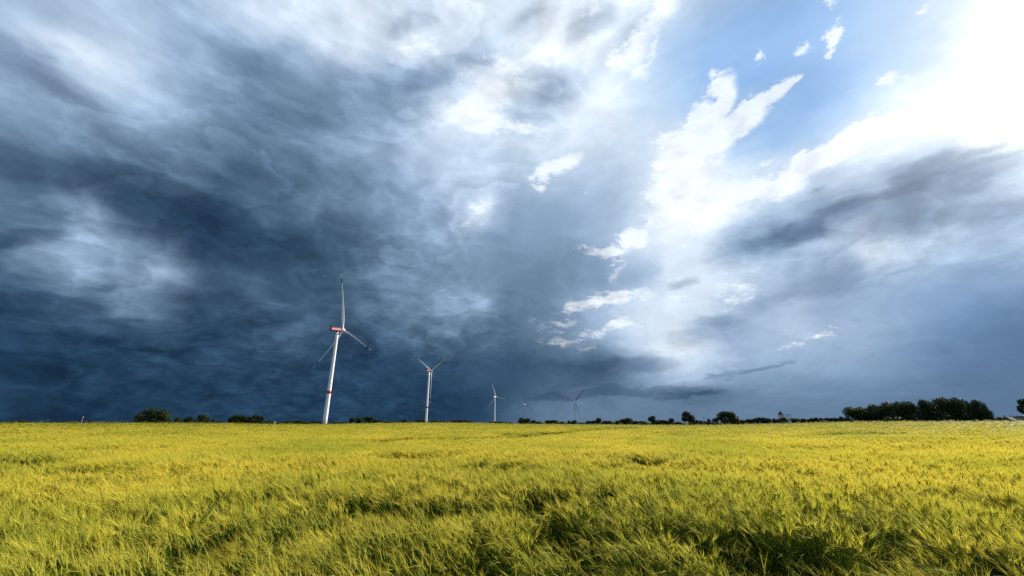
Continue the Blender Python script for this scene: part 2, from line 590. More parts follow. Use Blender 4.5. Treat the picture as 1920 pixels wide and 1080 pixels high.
def make_kinds():
    N = 5200
    sz = 0.026
    KIND['round'] = [crown_mesh(11 + i, lobes(20 + i, 16, 0.34, 0.30, 0.86, 0.19), N, sz, M['crown']) for i in range(3)]
    KIND['tall'] = [crown_mesh(31 + i, lobes(40 + i, 18, 0.30, 0.16, 0.9, 0.19), N, sz, M['crown']) for i in range(3)]
    KIND['full'] = [crown_mesh(51 + i, lobes(60 + i, 22, 0.36, 0.05, 0.88, 0.2), N + 1500, sz, M['crown']) for i in range(4)]
    KIND['low'] = [crown_mesh(71 + i, lobes(80 + i, 10, 0.36, 0.0, 0.8, 0.24), 1800, 0.045, M['crown']) for i in range(4)]
    KIND['pale'] = [crown_mesh(91 + i, lobes(95 + i, 10, 0.36, 0.0, 0.8, 0.24), 1800, 0.04, M['crown_pale']) for i in range(3)]
    g1 = [(-0.22, 0, 0.62, 0.20, 0.2, 0.30), (-0.10, 0.1, 0.82, 0.17, 0.2, 0.18), (0.05, 0, 0.70, 0.2, 0.2, 0.2), (0.26, 0, 0.50, 0.2, 0.2, 0.22),
          (0.30, 0, 0.26, 0.18, 0.2, 0.22), (0.1, 0, 0.42, 0.2, 0.2, 0.2), (-0.36, 0, 0.42, 0.12, 0.15, 0.10), (-0.22, 0.05, 0.36, 0.12, 0.15, 0.08), (0.28, 0, 0.08, 0.14, 0.2, 0.1)]
    KIND['gapped'] = [crown_mesh(111, g1, 3800, 0.032, M['crown'])]
    g2 = [(-0.28, 0, 0.66, 0.16, 0.18, 0.22), (-0.16, 0, 0.80, 0.14, 0.18, 0.17), (0.02, 0, 0.78, 0.18, 0.2, 0.2), (0.18, 0, 0.76, 0.16, 0.2, 0.2), (0.0, 0, 0.45, 0.28, 0.25, 0.35),
          (0.25, 0, 0.50, 0.16, 0.2, 0.22), (0.36, 0, 0.30, 0.13, 0.2, 0.22), (0.15, 0, 0.2, 0.3, 0.25, 0.2), (-0.15, 0, 0.25, 0.16, 0.2, 0.25), (-0.32, 0, 0.5, 0.1, 0.1, 0.12)]
    KIND['leaning'] = [crown_mesh(121, g2, N, 0.028, M['crown'])]
    g3 = []
    g = np.random.default_rng(5)
    for i in range(60):
        u = g.uniform(-1, 1)
        top = 0.82 * (1 - 0.35 * u ** 4) - (0.06 if abs(u) < 0.08 else 0)
        rr = g.uniform(0.09, 0.14)
        g3.append((u * 0.38, g.uniform(-0.25, 0.25), min(1 - rr * 1.4, g.uniform(0.12, top)), rr, rr, rr * 1.35))
    g3 += [(-0.2, 0, 0.45, 0.24, 0.25, 0.42), (0.2, 0, 0.45, 0.24, 0.25, 0.42), (0, 0, 0.5, 0.25, 0.25, 0.42)]
    KIND['broad'] = [crown_mesh(131, g3, 11000, 0.021, M['crown'])]
    g4 = [(-0.36, 0, 0.62, 0.1, 0.15, 0.12), (-0.3, 0, 0.8, 0.1, 0.15, 0.08), (-0.2, 0, 0.55, 0.12, 0.2, 0.1), (0, 0, 0.6, 0.25, 0.3, 0.3), (0.2, 0.1, 0.6, 0.25, 0.3, 0.35), (0.1, 0, 0.85, 0.2, 0.2, 0.13), (-0.1, 0.1, 0.8, 0.18, 0.2, 0.15)]
    KIND['ragged'] = [crown_mesh(141, g4, 4200, 0.03, M['crown'])]
    KIND['trunk'] = [trunk_mesh(i) for i in range(3)]


count = [0]


def tree(px0, px1, ytop, kind, label, group=None, D=None, name=None, cat=None, zoff=0.0, H=12.5, parts=None):
    """a tree or bush seen between two columns of the photograph, its top on row ytop"""
    i = count[0]; count[0] += 1
    pc = 0.5 * (px0 + px1)
    az = azpx(pc)
    tel = telpx(pc, ytop)
    if D is None:
        D = min(1700.0, max(420.0, H / max(0.0035, tel + 1.6 / 1200)))
        D *= 1 + 0.04 * math.sin(i * 2.4)
    z = FARZ + zoff
    h = EYE + tel * D - z
    w = abs(azpx(px1) - azpx(px0)) * D * (1.42 if group == 'trees of the big dark grove' else 1.3 if kind in ('full', 'tall', 'round') else 1.4 if kind == 'low' else 1.12)
    bush = kind in ('low', 'pale')
    nm = name or ('bush' if bush else 'tree')
    c = cat or nm.replace('_', ' ')
    loc = (D * math.sin(az), D * math.cos(az), z)
    ks = KIND[kind]
    rz = -az + (math.pi if (i // 2) % 2 and kind not in ('gapped', 'leaning', 'broad', 'ragged') else 0)
    if parts is None:
        parts = (792.6 - ytop) > 7
    cm = ks[i % len(ks)]
    if parts:
        e = empty(nm, loc, label, c, group, rz)
        o = obj('crown', cm, e); o.scale = (w, w * 0.9, h)
        if not bush:
            t = obj('trunk', KIND['trunk'][i % 3], e); t.scale = (min(w, h) * 0.95, min(w, h) * 0.95, h)
        return e
    o = obj(nm, cm, None, loc)
    o.rotation_euler = (0, 0, rz)
    o.scale = (w, w * 0.9, h)
    tag(o, label, c, group)
    return o


def build_trees():
    make_kinds()
    T = tree
    # --- far left
    T(20, 55, 786, 'low', 'low rounded bush at the far left end of the field edge', D=900, parts=False)
    lab = 'tiny dark bush beside the distant pale mast at the left'
    for a, b, t in ((78, 108, 791.2), (110, 129, 789.6), (126, 145, 789), (168, 186, 789), (203, 219, 789.5), (222, 250, 791)):
        T(a, b, t, 'low', lab, 'tiny bushes beside the distant mast', D=1300)
    # --- group left of the first turbine
    T(253, 322, 763, 'broad', 'big broad round dark tree, the widest single crown left of the turbines', D=430, H=17)
    lab = 'low bush squeezed between the small trees right of the big broad tree'
    T(318, 331, 788.5, 'low', lab, 'low bushes between the small trees', D=640)
    T(361, 373, 785.5, 'low', lab, 'low bushes between the small trees', D=650)
    T(404, 420, 787, 'low', lab, 'low bushes between the small trees', D=650)
    T(326, 340, 781, 'tall', 'small round tree standing first to the right of the big broad tree', D=640)
    T(343, 361, 780.3, 'full', 'small round tree standing second to the right of the big broad tree', D=620)
    T(369, 384, 776, 'full', 'taller uneven small tree midway between the big broad tree and the flat topped clump', D=600)
    T(380, 393, 779, 'full', 'lower shoulder tree touching the taller uneven small tree on its right', D=610)
    T(395, 404, 781.6, 'tall', 'narrow small tree just left of the flat topped clump', D=640)
    for k, (a, b, t, l) in enumerate(((427, 442, 778, 'leftmost tree of the flat topped clump of five'), (438, 457, 777.2, 'second tree from the left in the flat topped clump'),
                                      (453, 470, 778.2, 'middle tree of the flat topped clump of five'), (466, 485, 777, 'second tree from the right in the flat topped clump'),
                                      (481, 494, 778.6, 'rightmost tree of the flat topped clump of five'))):
        T(a, b, t, 'full', l, 'trees of the flat topped clump', D=520)
    lab = 'small dark treetop in the low row between the flat topped clump and the nearest turbine'
    for a, b, t in ((495, 513, 788.2), (511, 529, 788.6), (528, 542, 788), (541, 556, 788), (553, 570, 787.4), (566, 581, 788.4), (579, 596, 788.2), (592, 610, 789)):
        T(a, b, t, 'low', lab, 'treetops left of the nearest turbine', D=980, name='tree')
    # --- between turbines one and two
    lab = 'faint low treetop right of the foot of the nearest turbine'
    for a, b, t in ((618, 640, 791), (636, 655, 790.2)):
        T(a, b, t, 'low', lab, 'faint treetops by the nearest turbine', D=1500, name='tree')
    T(654, 667, 783, 'round', 'leftmost of three small round trees between the two nearest turbines', D=760)
    T(667, 683, 782.3, 'round', 'middle of three small round trees between the two nearest turbines', D=740)
    T(683, 699, 780.4, 'full', 'tallest of three small round trees between the two nearest turbines', D=720)
    T(697, 714, 784.6, 'full', 'lower tree on the right flank of three small round trees between turbines', D=760)
    lab = 'far low treetop between the small round trees and the second turbine'
    for a, b, t in ((712, 734, 789), (730, 756, 789.4)):
        T(a, b, t, 'low', lab, 'far treetops left of the second turbine', D=1400, name='tree')
    lab = 'dark treetop in the row just left of the second turbine tower'
    for a, b, t in ((753, 764, 786), (763, 778, 786.2), (775, 790, 785.4), (786, 803, 784.8)):
        T(a, b, t, 'low', lab, 'treetops left of the second turbine', D=1050, name='tree')
    lab = 'dark treetop in the row between the second and third turbine'
    for a, b, t in ((805, 826, 787.6), (820, 842, 788), (838, 858, 786.6), (850, 868, 785.8), (863, 880, 786.6), (876, 894, 788)):
        T(a, b, t, 'low', lab, 'treetops right of the second turbine', D=1080, name='tree')
    lab = 'tiny low bush at the foot of the third turbine'
    for a, b, t in ((913, 926, 789.6), (924, 937, 789.2), (935, 950, 790.2), (946, 966, 791)):
        T(a, b, t, 'low', lab, 'tiny bushes at the third turbine', D=1400)
    # --- under turbines four and five
    T(970, 983, 782.8, 'full', 'left one of two round dark trees below the fourth turbine', D=700)
    T(979, 994, 783.8, 'full', 'right one of two round dark trees below the fourth turbine', D=690)
    lab = 'small round treetop in the spaced row between the fourth and fifth turbine'
    for a, b, t in ((995, 1007, 787.5), (1006, 1017, 788.4), (1020, 1031, 786.4), (1031, 1043, 786), (1041, 1047, 787.4), (1048, 1061, 788.8), (1063, 1069, 786.8), (1067, 1074, 790), (1072, 1083, 787.4)):
        T(a, b, t, 'low', lab, 'spaced treetops between turbines four and five', D=1050, name='tree')
    lab = 'small dark treetop right of the fifth turbine in the low row'
    for a, b, t in ((1083, 1098, 791), (1096, 1108, 787.8), (1109, 1122, 786.8), (1129, 1141, 788.4), (1136, 1151, 787), (1150, 1164, 787.4), (1175, 1189, 786.5), (1187, 1199, 788.8), (1196, 1210, 787.4)):
        T(a, b, t, 'low', lab, 'treetops right of the fifth turbine', D=1000, name='tree')
    T(1118, 1129, 782.8, 'tall', 'round headed tree rising from the low row right of the fifth turbine', D=760)
    T(1162, 1185, 783.4, 'full', 'wide domed tree in the row midway between fifth turbine and mushroom shaped tree', D=760)
    T(1215, 1231, 779.4, 'round', 'mushroom shaped tree standing above the dark row left of the gapped tree', D=640)
    lab = 'dark low treetop under and beside the mushroom shaped tree'
    for a, b, t in ((1200, 1216, 788), (1218, 1238, 785.4), (1230, 1250, 785.8), (1243, 1258, 787.5), (1264, 1282, 789)):
        T(a, b, t, 'low', lab, 'treetops around the mushroom shaped tree', D=820, name='tree')
    T(1254, 1266, 784, 'tall', 'small tree between the mushroom shaped tree and the gapped tree', D=720)
    T(1279, 1304, 770.4, 'gapped', 'tall leaning tree with a sky gap under its lowest branch', D=470)
    lab = 'dark far treetop behind the utility pole'
    for a, b, t in ((1300, 1313, 787.2), (1308, 1324, 786.6), (1316, 1328, 789)):
        T(a, b, t, 'low', lab, 'far treetops behind the utility pole', D=1100, name='tree')
    T(1336, 1348.5, 782.3, 'full', 'small domed tree between the utility pole and the broad leaning tree', D=760)
    T(1345, 1387, 770.4, 'leaning', 'broad dark tree sloping down to its right, second large tree right of the turbines', D=460)
    lab = 'pale green bush in front of the broad sloping tree and the gapped tree'
    for a, b, t in ((1290, 1299, 791.6), (1302, 1311, 792.2), (1311, 1321, 791.8), (1331, 1346, 790.8), (1345, 1353, 791.8), (1350, 1362, 792), (1362, 1371, 791.2)):
        T(a, b, t, 'pale', lab, 'pale bushes along the field edge', D=395)
    T(1326, 1334, 784.4, 'low', 'thin feathery bush beside the utility pole', D=600)
    lab = 'hazy round treetop between the broad sloping tree and the white tower'
    for a, b, t in ((1386, 1399, 786.2), (1396, 1409, 785), (1408, 1425, 783.2), (1422, 1437, 782), (1434, 1448, 783), (1447, 1456, 784), (1453, 1466, 784.4)):
        T(a, b, t, 'full', lab, 'hazy treetops left of the white tower', D=1000, parts=False)
    T(1461, 1482, 781.8, 'low', 'dark sloping treetop hiding the foot of the white tower', D=900, name='tree')
    lab = 'hazy treetop between the lattice frame and the big grove'
    for a, b, t in ((1482, 1502, 782.8), (1499, 1513, 784), (1508, 1523, 785.4), (1520, 1531, 783.4), (1528, 1536, 781.4), (1534, 1545, 783), (1542, 1556, 783), (1552, 1564, 783.2), (1560, 1576, 782), (1572, 1584, 780.2), (1580, 1596, 781.6)):
        T(a, b, t, 'full', lab, 'hazy treetops left of the big grove', D=1000, parts=False)
    lab = 'pale low bush in front of the hazy treetops left of the big grove'
    for a, b, t in ((1538, 1552, 787.2), (1553, 1566, 787.8), (1462, 1476, 790), (1474, 1486, 791)):
        T(a, b, t, 'pale', lab, 'pale bushes left of the big grove', D=700, parts=False)
    lab = 'dark low hedge length along the field edge left of the big grove'
    for a, b, t in ((1400, 1452, 793), (1448, 1505, 792.4), (1500, 1555, 791.4), (1550, 1600, 790.6)):
        T(a, b, t, 'low', lab, 'hedge lengths left of the big grove', D=420, name='hedge')
    # --- the grove
    G = 'trees of the big dark grove'
    T(1590, 1627, 762, 'full', 'leftmost and lowest tree of the big dark grove', G, D=300)
    T(1604, 1642, 760.5, 'full', 'second tree from the left end of the big dark grove', G, D=318)
    T(1624, 1660, 757.6, 'full', 'third tree from the left end of the big dark grove', G, D=305)
    T(1643, 1683, 753.2, 'full', 'round tree of the grove just left of its notch', G, D=300)
    T(1678, 1704, 752, 'tall', 'narrow tree filling the notch in the big dark grove', G, D=322)
    T(1688, 1728, 748, 'full', 'round tree of the grove just right of its notch', G, D=300)
    T(1722, 1757, 748, 'full', 'tree at the middle of the big dark grove', G, D=308)
    T(1742, 1780, 747, 'full', 'tree just left of the tallest in the big dark grove', G, D=318)
    T(1769, 1815, 743.4, 'full', 'tallest tree of the big dark grove', G, D=300)
    T(1803, 1833, 746.4, 'full', 'tree just right of the tallest in the big dark grove', G, D=312)
    T(1822, 1856, 748.6, 'full', 'second tree from the right end of the big dark grove', G, D=298)
    T(1844, 1868, 755, 'tall', 'rightmost tree of the big dark grove with loose branches', G, D=294)
    lab = 'small rounded bush at the front foot of the big dark grove'
    T(1659, 1678, 780.6, 'low', lab, 'bushes at the foot of the grove', D=262)
    T(1680, 1696, 783.6, 'low', lab, 'bushes at the foot of the grove', D=262)
    lab = 'dark undergrowth bush beneath the crowns of the big dark grove'
    for k in range(9):
        a = 1600 + k * 29
        T(a, a + 44, 775 + (k % 3) * 2, 'low', lab, 'undergrowth bushes inside the grove', D=306 + (k % 2) * 12)
    # --- right edge
    T(1866, 1884, 777.8, 'low', 'low dark bush at the right foot of the big grove', D=420)
    T(1882, 1891, 777, 'pale', 'small pale bush between the grove and the grey farm roofs', D=440)
    lab = 'hazy wooded rise behind the grey farm roofs'
    for a, b, t in ((1868, 1884, 779), (1890, 1910, 776.4), (1902, 1926, 776.6), (1918, 1950, 777)):
        T(a, b, t, 'low', 'hazy distant treetop behind the grey farm roofs', 'hazy treetops behind the farm', D=900, name='tree')
    T(1917, 1996, 740, 'ragged', 'tree cut by the right edge of the photo with one branch showing', D=240)


# ------------------------------------------------------------------ turbines
def text_mesh(txt, size, ext, m):
    cu = bpy.data.curves.new('lettering', 'FONT')
    cu.body = txt
    cu.size = size
    cu.extrude = ext
    cu.align_x = 'CENTER'; cu.align_y = 'CENTER'
    cu.offset = 0.02 * size
    o = bpy.data.objects.new('lettering', cu)
    COL.objects.link(o)
    bpy.context.view_layer.update()
    me = bpy.data.meshes.new_from_object(o.evaluated_get(bpy.context.evaluated_depsgraph_get()))
    bpy.data.objects.remove(o)
    me.materials.clear()
    me.materials.append(m)
    return me


def blade_bm(R, bend, fat=1.0):
    """blade along +Z from the hub axis, +Y is upwind"""
    bm = bmesh.new()
    st = [(0.018, 0.019, 0.019, 0), (0.05, 0.019, 0.019, 0), (0.12, 0.030, 0.016, 0.75), (0.2, 0.036, 0.012, 0.62), (0.35, 0.030, 0.009, 0.45), (0.5, 0.024, 0.0065, 0.36),
          (0.68, 0.018, 0.005, 0.30), (0.74, 0.016, 0.0045, 0.28), (0.78, 0.0148, 0.0042, 0.27), (0.86, 0.0125, 0.0038, 0.25), (0.94, 0.0095, 0.003, 0.25), (0.985, 0.006, 0.002, 0.25), (1.0, 0.002, 0.001, 0.25)]
    rings = []
    for (t, ch, th, tw) in st:
        off = 0.012 * t * R - bend * t ** 2.3
        c = Vector((-ch * R * (0.25 if t > 0.08 else 0), off, t * R))
        u = Vector((math.cos(tw), math.sin(tw), 0)); v = Vector((-math.sin(tw), math.cos(tw), 0))
        ch *= fat
        rings.append(ring(bm, c, u, v, ch * R * 0.62, th * R * 0.62, 12))
    loft(bm, rings, True, [0, 0, 0, 0, 0, 1, 1, 1, 2, 1, 2, 2])
    return bm


def turbine(hubpx, D, R, A, theta, label, kind, bend, band=None, tower_r=(2.3, 1.5)):
    d = dirpx(*hubpx)
    hd = math.hypot(d.x, d.y)
    hub = Vector((d.x * D / hd, d.y * D / hd, EYE + D * d.z / hd))
    tilt = R_(5)
    A = R_(A)
    over = 6.2
    ax = Vector((math.sin(A) * math.cos(tilt), math.cos(A) * math.cos(tilt), math.sin(tilt)))
    base = Vector((hub.x - over * math.sin(A), hub.y - over * math.cos(A), FARZ))
    H = hub.z - FARZ - over * math.sin(tilt)
    e = empty('wind_turbine', base, label, 'wind turbine', 'wind turbines beyond the barley')
    top = H - 2.3
    rad = lambda z: tower_r[0] + (tower_r[1] - tower_r[0]) * (z / top)
    bm = bmesh.new()
    lathe(bm, [(rad(z), z) for z in np.linspace(-1, top, 12)], 32)
    t = bmobj('tower', bm, M['white'] if tower_r[1] > 1.49 and band or R < 70 else M['cloud_shade_grey'], e, True)
    if band:
        z0, z1 = band
        bm = bmesh.new()
        lathe(bm, [(rad(z0) + 0.04, z0), (rad(z1) + 0.04, z1)], 32)
        b = bmobj('marking_band', bm, M['red'], e, True)
    # nacelle in a frame whose +Y is the rotor axis
    rot = Matrix.Rotation(-A, 4, 'Z') @ Matrix.Rotation(tilt, 4, 'X')
    nm = Matrix.Translation(Vector((0, 0, H))) @ rot
    bm = bmesh.new()
    mh = 3.9
    box(bm, (0, -2.2, 0.1), (3.9, 12.8, mh), 0.35)
    # tapered nose and drooping belly
    for v in bm.verts:
        if v.co.y < -7 and v.co.z < 0:
            v.co.z += 0.5
    bm.transform(nm)
    na = bmobj('nacelle', bm, M['red'] if kind == 'red' else M['white'], e)
    bm = bmesh.new()
    box(bm, (0, -7.6, 3.25), (3.4, 0.7, 2.2), 0.1, Matrix.Identity(4))
    box(bm, (0, -6.45, 2.46), (3.0, 1.5, 0.8), 0.1)
    bm.transform(nm)
    bmobj('cooler', bm, M['dark'] if kind == 'red' else M['grey'], na)
    bm = bmesh.new()
    lathe(bm, [(1.62, top - 0.6), (1.75, top - 0.3), (1.75, top + 0.15)], 24)
    bmobj('yaw_collar', bm, M['dark'], e, True)
    if kind == 'red':
        for s in (1, -1):
            me = text_mesh('NORDEX', 2.5, 0.03, M['letter'])
            m = nm @ Matrix.Translation(Vector((s * 1.97, -2.6, 0.15))) @ Matrix.Rotation(s * math.pi / 2, 4, 'Z') @ Matrix.Rotation(math.pi / 2, 4, 'X')
            me.transform(m)
            obj('lettering', me, na)
    # hub
    hb = Matrix.Translation(hub - base) @ rot
    bm = bmesh.new()
    prof = [(1.5, -1.9), (1.95, -1.2), (2.05, 0), (1.95, 0.9), (1.45, 1.8), (0.7, 2.4), (0.05, 2.6)]
    lathe(bm, prof, 20)
    bm.transform(hb @ Matrix.Rotation(-math.pi / 2, 4, 'X'))
    bmobj('hub', bm, M['white'], e, True)
    for k in range(3):
        th = R_(theta) + k * 2 * math.pi / 3
        bm = blade_bm(R, bend, 1.06 if band else 1.4 if R < 70 else 1.8)
        bm.transform(hb @ Matrix.Rotation(th, 4, 'Y'))
        bmobj('blade', bm, [M['white'], M['grey'], M['dred']] if band or R < 70 else [M['cloud_shade_grey'], M['cloud_shade_grey'], M['dred']], e, True)  # farthest blades take the darkened paint too, backlit shade put into the colour
    return e


def hz(px, py, D):
    return EYE + telpx(px, py) * D - FARZ


def build_turbines():
    turbine((643, 619), 487, 72, 38, -4, 'nearest and tallest white wind turbine with a red nacelle and a red tower band', 'red', 4.5,
            (hz(620, 738.4, 487), hz(620, 733, 487)))
    turbine((809, 695.5), 900, 72, 38, 64, 'second white wind turbine with red nacelle and two blades raised in a V', 'red', 1.5,
            (hz(804, 765.2, 900), hz(804, 762.2, 900)), (2.4, 1.7))
    turbine((929.5, 744), 1640, 65, 30, -16, 'third wind turbine, all white, above the tiny bushes', 'white', 1.0, None, (2.5, 1.8))
    turbine((984.8, 758.5), 2872, 81.5, 34, 4, 'fourth and smallest wind turbine, greyed by painted cloud shade, with one blade straight up', 'white', 1.0, None, (2.2, 1.6))
    turbine((1078, 752), 2090, 81.5, 38, 48, 'fifth wind turbine, greyed by painted cloud shade, furthest to the right with one blade pointing down', 'white', 1.0, None, (2.0, 1.5))


# ------------------------------------------------------------------ small far structures
def place(px, D, z=FARZ):
    az = azpx(px)
    return Vector((D * math.sin(az), D * math.cos(az), z)), az


def build_small():
    # pale mast at far left
    D = 1300
    p, az = place(152.5, D)
    h = hz(154, 781.5, D)
    e = empty('mast', p, 'tiny pale mast with a bright head on the left horizon', 'mast', None, -az)
    bm = bmesh.new(); bar(bm, (0, 0, 0), (0, 0, h - 1.5), 0.55, 0.35, 10); bmobj('pole', bm, M['steel'], e)
    bm = bmesh.new(); lathe(bm, [(0.3, h - 2.8), (1.0, h - 2.2), (1.2, h - 1.2), (0.9, h - 0.3), (0.1, h + 0.4)], 14); bmobj('head', bm, M['steel'], e, True)
    # small white house in the row
    D = 940
    p, az = place(516, D)
    e = empty('house', p, 'tiny white house gable showing above the low tree row', 'house', None, -az)
    hh = hz(516, 788.2, D)
    bm = bmesh.new(); box(bm, (0, 0, (hh - 1.6) / 2), (3.4, 6, hh - 1.6)); bmobj('wall', bm, M['letter'], e)
    bm = bmesh.new()
    vs = [bm.verts.new(v) for v in ((-1.9, -3.2, hh - 1.6), (1.9, -3.2, hh - 1.6), (0, -3.2, hh), (-1.9, 3.2, hh - 1.6), (1.9, 3.2, hh - 1.6), (0, 3.2, hh))]
    for f in ((0, 1, 2), (3, 5, 4), (0, 2, 5, 3), (1, 4, 5, 2), (0, 3, 4, 1)):
        bm.faces.new([vs[i] for i in f])
    bmobj('roof', bm, M['roof'], e)
    # utility pole
    D = 520
    p, az = place(1321, D)
    h = hz(1321, 779.3, D)
    e = empty('utility_pole', p, 'thin utility pole with a crossarm between the two large trees', 'utility pole', None, -az)
    bm = bmesh.new(); bar(bm, (0, 0, 0), (0, 0, h), 0.2, 0.14, 8); bmobj('post', bm, M['dark'], e)
    bm = bmesh.new(); box(bm, (0.25, 0, h * 0.77), (2.4, 0.16, 0.18)); bmobj('crossarm', bm, M['dark'], e)
    for s in (-0.8, 0.2, 1.2):
        bm = bmesh.new(); lathe(bm, [(0.07, h * 0.77 + 0.1), (0.12, h * 0.77 + 0.25), (0.05, h * 0.77 + 0.4)], 8, Vector((s, 0, 0))); bmobj('insulator', bm, M['dark'], e)
    # white tower building with stepped dark roof
    D = 1250
    p, az = place(1467, D)
    s = 755 / (D * math.cos(az) * math.cos(PITCH)) / math.cos(az)
    mpx = D / 755 * math.cos(az) * 0.98
    e = empty('tower_house', p, 'pale square tower with a stepped dark roof above the hazy trees', 'tower', None, -az)
    zt = hz(1467, 777.2, D)
    w = 8.6 * mpx
    bm = bmesh.new(); box(bm, (0, 0, zt / 2), (w, w, zt), 0.05); bmobj('wall', bm, M['render'], e)
    for i in (-1, 0, 1):
        bm = bmesh.new(); box(bm, (i * w * 0.28, -w / 2 - 0.02, zt - 3.2), (w * 0.12, 0.12, 2.6)); wd = bmobj('window', bm, M['slate'], e)
    z1 = hz(1467, 775.4, D)
    bm = bmesh.new()
    rs = []
    for hw, z in ((w * 0.57, zt), (w * 0.57, zt + 0.5), (w * 0.36, z1)):
        rs.append([bm.verts.new((x * hw, y * hw, z)) for x, y in ((-1, -1), (1, -1), (1, 1), (-1, 1))])
    loft(bm, rs); rf = bmobj('roof', bm, M['slate'], e)
    z2 = hz(1467, 773, D)
    bm = bmesh.new()
    lathe(bm, [(w * 0.30, z1 + 0.01), (w * 0.30, z1 + 0.6), (w * 0.24, z1 + 0.8), (w * 0.24, z2 - 0.5), (w * 0.30, z2 - 0.01)], 8)
    bmobj('lantern', bm, M['slate'], rf)
    z3 = hz(1467, 771.3, D)
    bm = bmesh.new()
    rs = []
    for hw, z in ((w * 0.34, z2), (w * 0.34, z2 + 0.5), (w * 0.06, z3)):
        rs.append([bm.verts.new((x * hw, y * hw, z)) for x, y in ((-1, -1), (1, -1), (1, 1), (-1, 1))])
    loft(bm, rs); bmobj('lantern_roof', bm, M['slate'], rf)
    # lattice frame on a narrow foot
    D = 1150
    p, az = place(1481, D)
    mpx = D / 755 * math.cos(az) * 0.98
    e = empty('lattice_frame', p, 'pale openwork lattice frame on a narrow foot beside the pale tower', 'lattice frame', None, -az)
    zs = [hz(1481, y, D) for y in (790, 786, 782.5, 779, 776.8)]
    ws = [0.7 * mpx, 3.0 * mpx, 5.0 * mpx, 5.2 * mpx, 3.6 * mpx]
    bm = bmesh.new()
    for y in (-1.2, 1.2):
        for sx in (-1, -0.5, 0, 0.5, 1):
            for k in range(4):
                bar(bm, (sx * ws[k], y, zs[k]), (sx * ws[k + 1], y, zs[k + 1]), 0.22, 0.22, 5)
        for k in range(1, 5):
            bar(bm, (-ws[k], y, zs[k]), (ws[k], y, zs[k]), 0.28, 0.28, 5)
            if k < 4:
                zm = (zs[k] + zs[k + 1]) / 2; wm = (ws[k] + ws[k + 1]) / 2
                bar(bm, (-wm, y, zm), (wm, y, zm), 0.24, 0.24, 5)
    for k in range(5):
        for sx in (-1, 0, 1):
            bar(bm, (sx * ws[k], -1.2, zs[k]), (sx * ws[k], 1.2, zs[k]), 0.2, 0.2, 5)
    bmobj('lattice', bm, M['steel'], e)
    bm = bmesh.new(); bar(bm, (0, 0, 0), (0, 0, zs[0] + 0.4), 1.3, 1.0, 8); bmobj('foot', bm, M['steel'], e)
    # grey farm roofs at the right
    D = 560
    for (pc, w, yr, ye, rz, lab) in ((1896, 4.6, 781.6, 788, 0.9, 'grey gabled barn roof beside the small pale bush at the right'),
                                     (1912, 6.5, 782.8, 787, 0.25, 'longer grey barn roof behind the other barn at the right edge')):
        p, az = place(pc, D)
        e = empty('barn', p, lab, 'barn', 'barns at the right edge', -az + rz)
        zr = hz(pc, yr, D); ze = hz(pc, ye, D)
        bm = bmesh.new(); box(bm, (0, 0, ze / 2 - 0.1), (w * 0.94, 6.2, ze - 0.2)); bmobj('wall', bm, M['slate'], e)
        bm = bmesh.new()
        vs = [bm.verts.new(v) for v in ((-w / 2, -3.5, ze - 0.2), (-w / 2, 3.5, ze - 0.2), (-w / 2, 0, zr), (w / 2, -3.5, ze - 0.2), (w / 2, 3.5, ze - 0.2), (w / 2, 0, zr))]
        for f in ((0, 1, 2), (3, 5, 4), (0, 2, 5, 3), (1, 4, 5, 2), (0, 3, 4, 1)):
            bm.faces.new([vs[i] for i in f])
        bmobj('roof', bm, M['roof'], e)
        bm = bmesh.new(); box(bm, (w * 0.1, -3.12, ze * 0.4), (1.6, 0.1, ze * 0.75)); bmobj('door', bm, M['dark'], e)
        D += 40


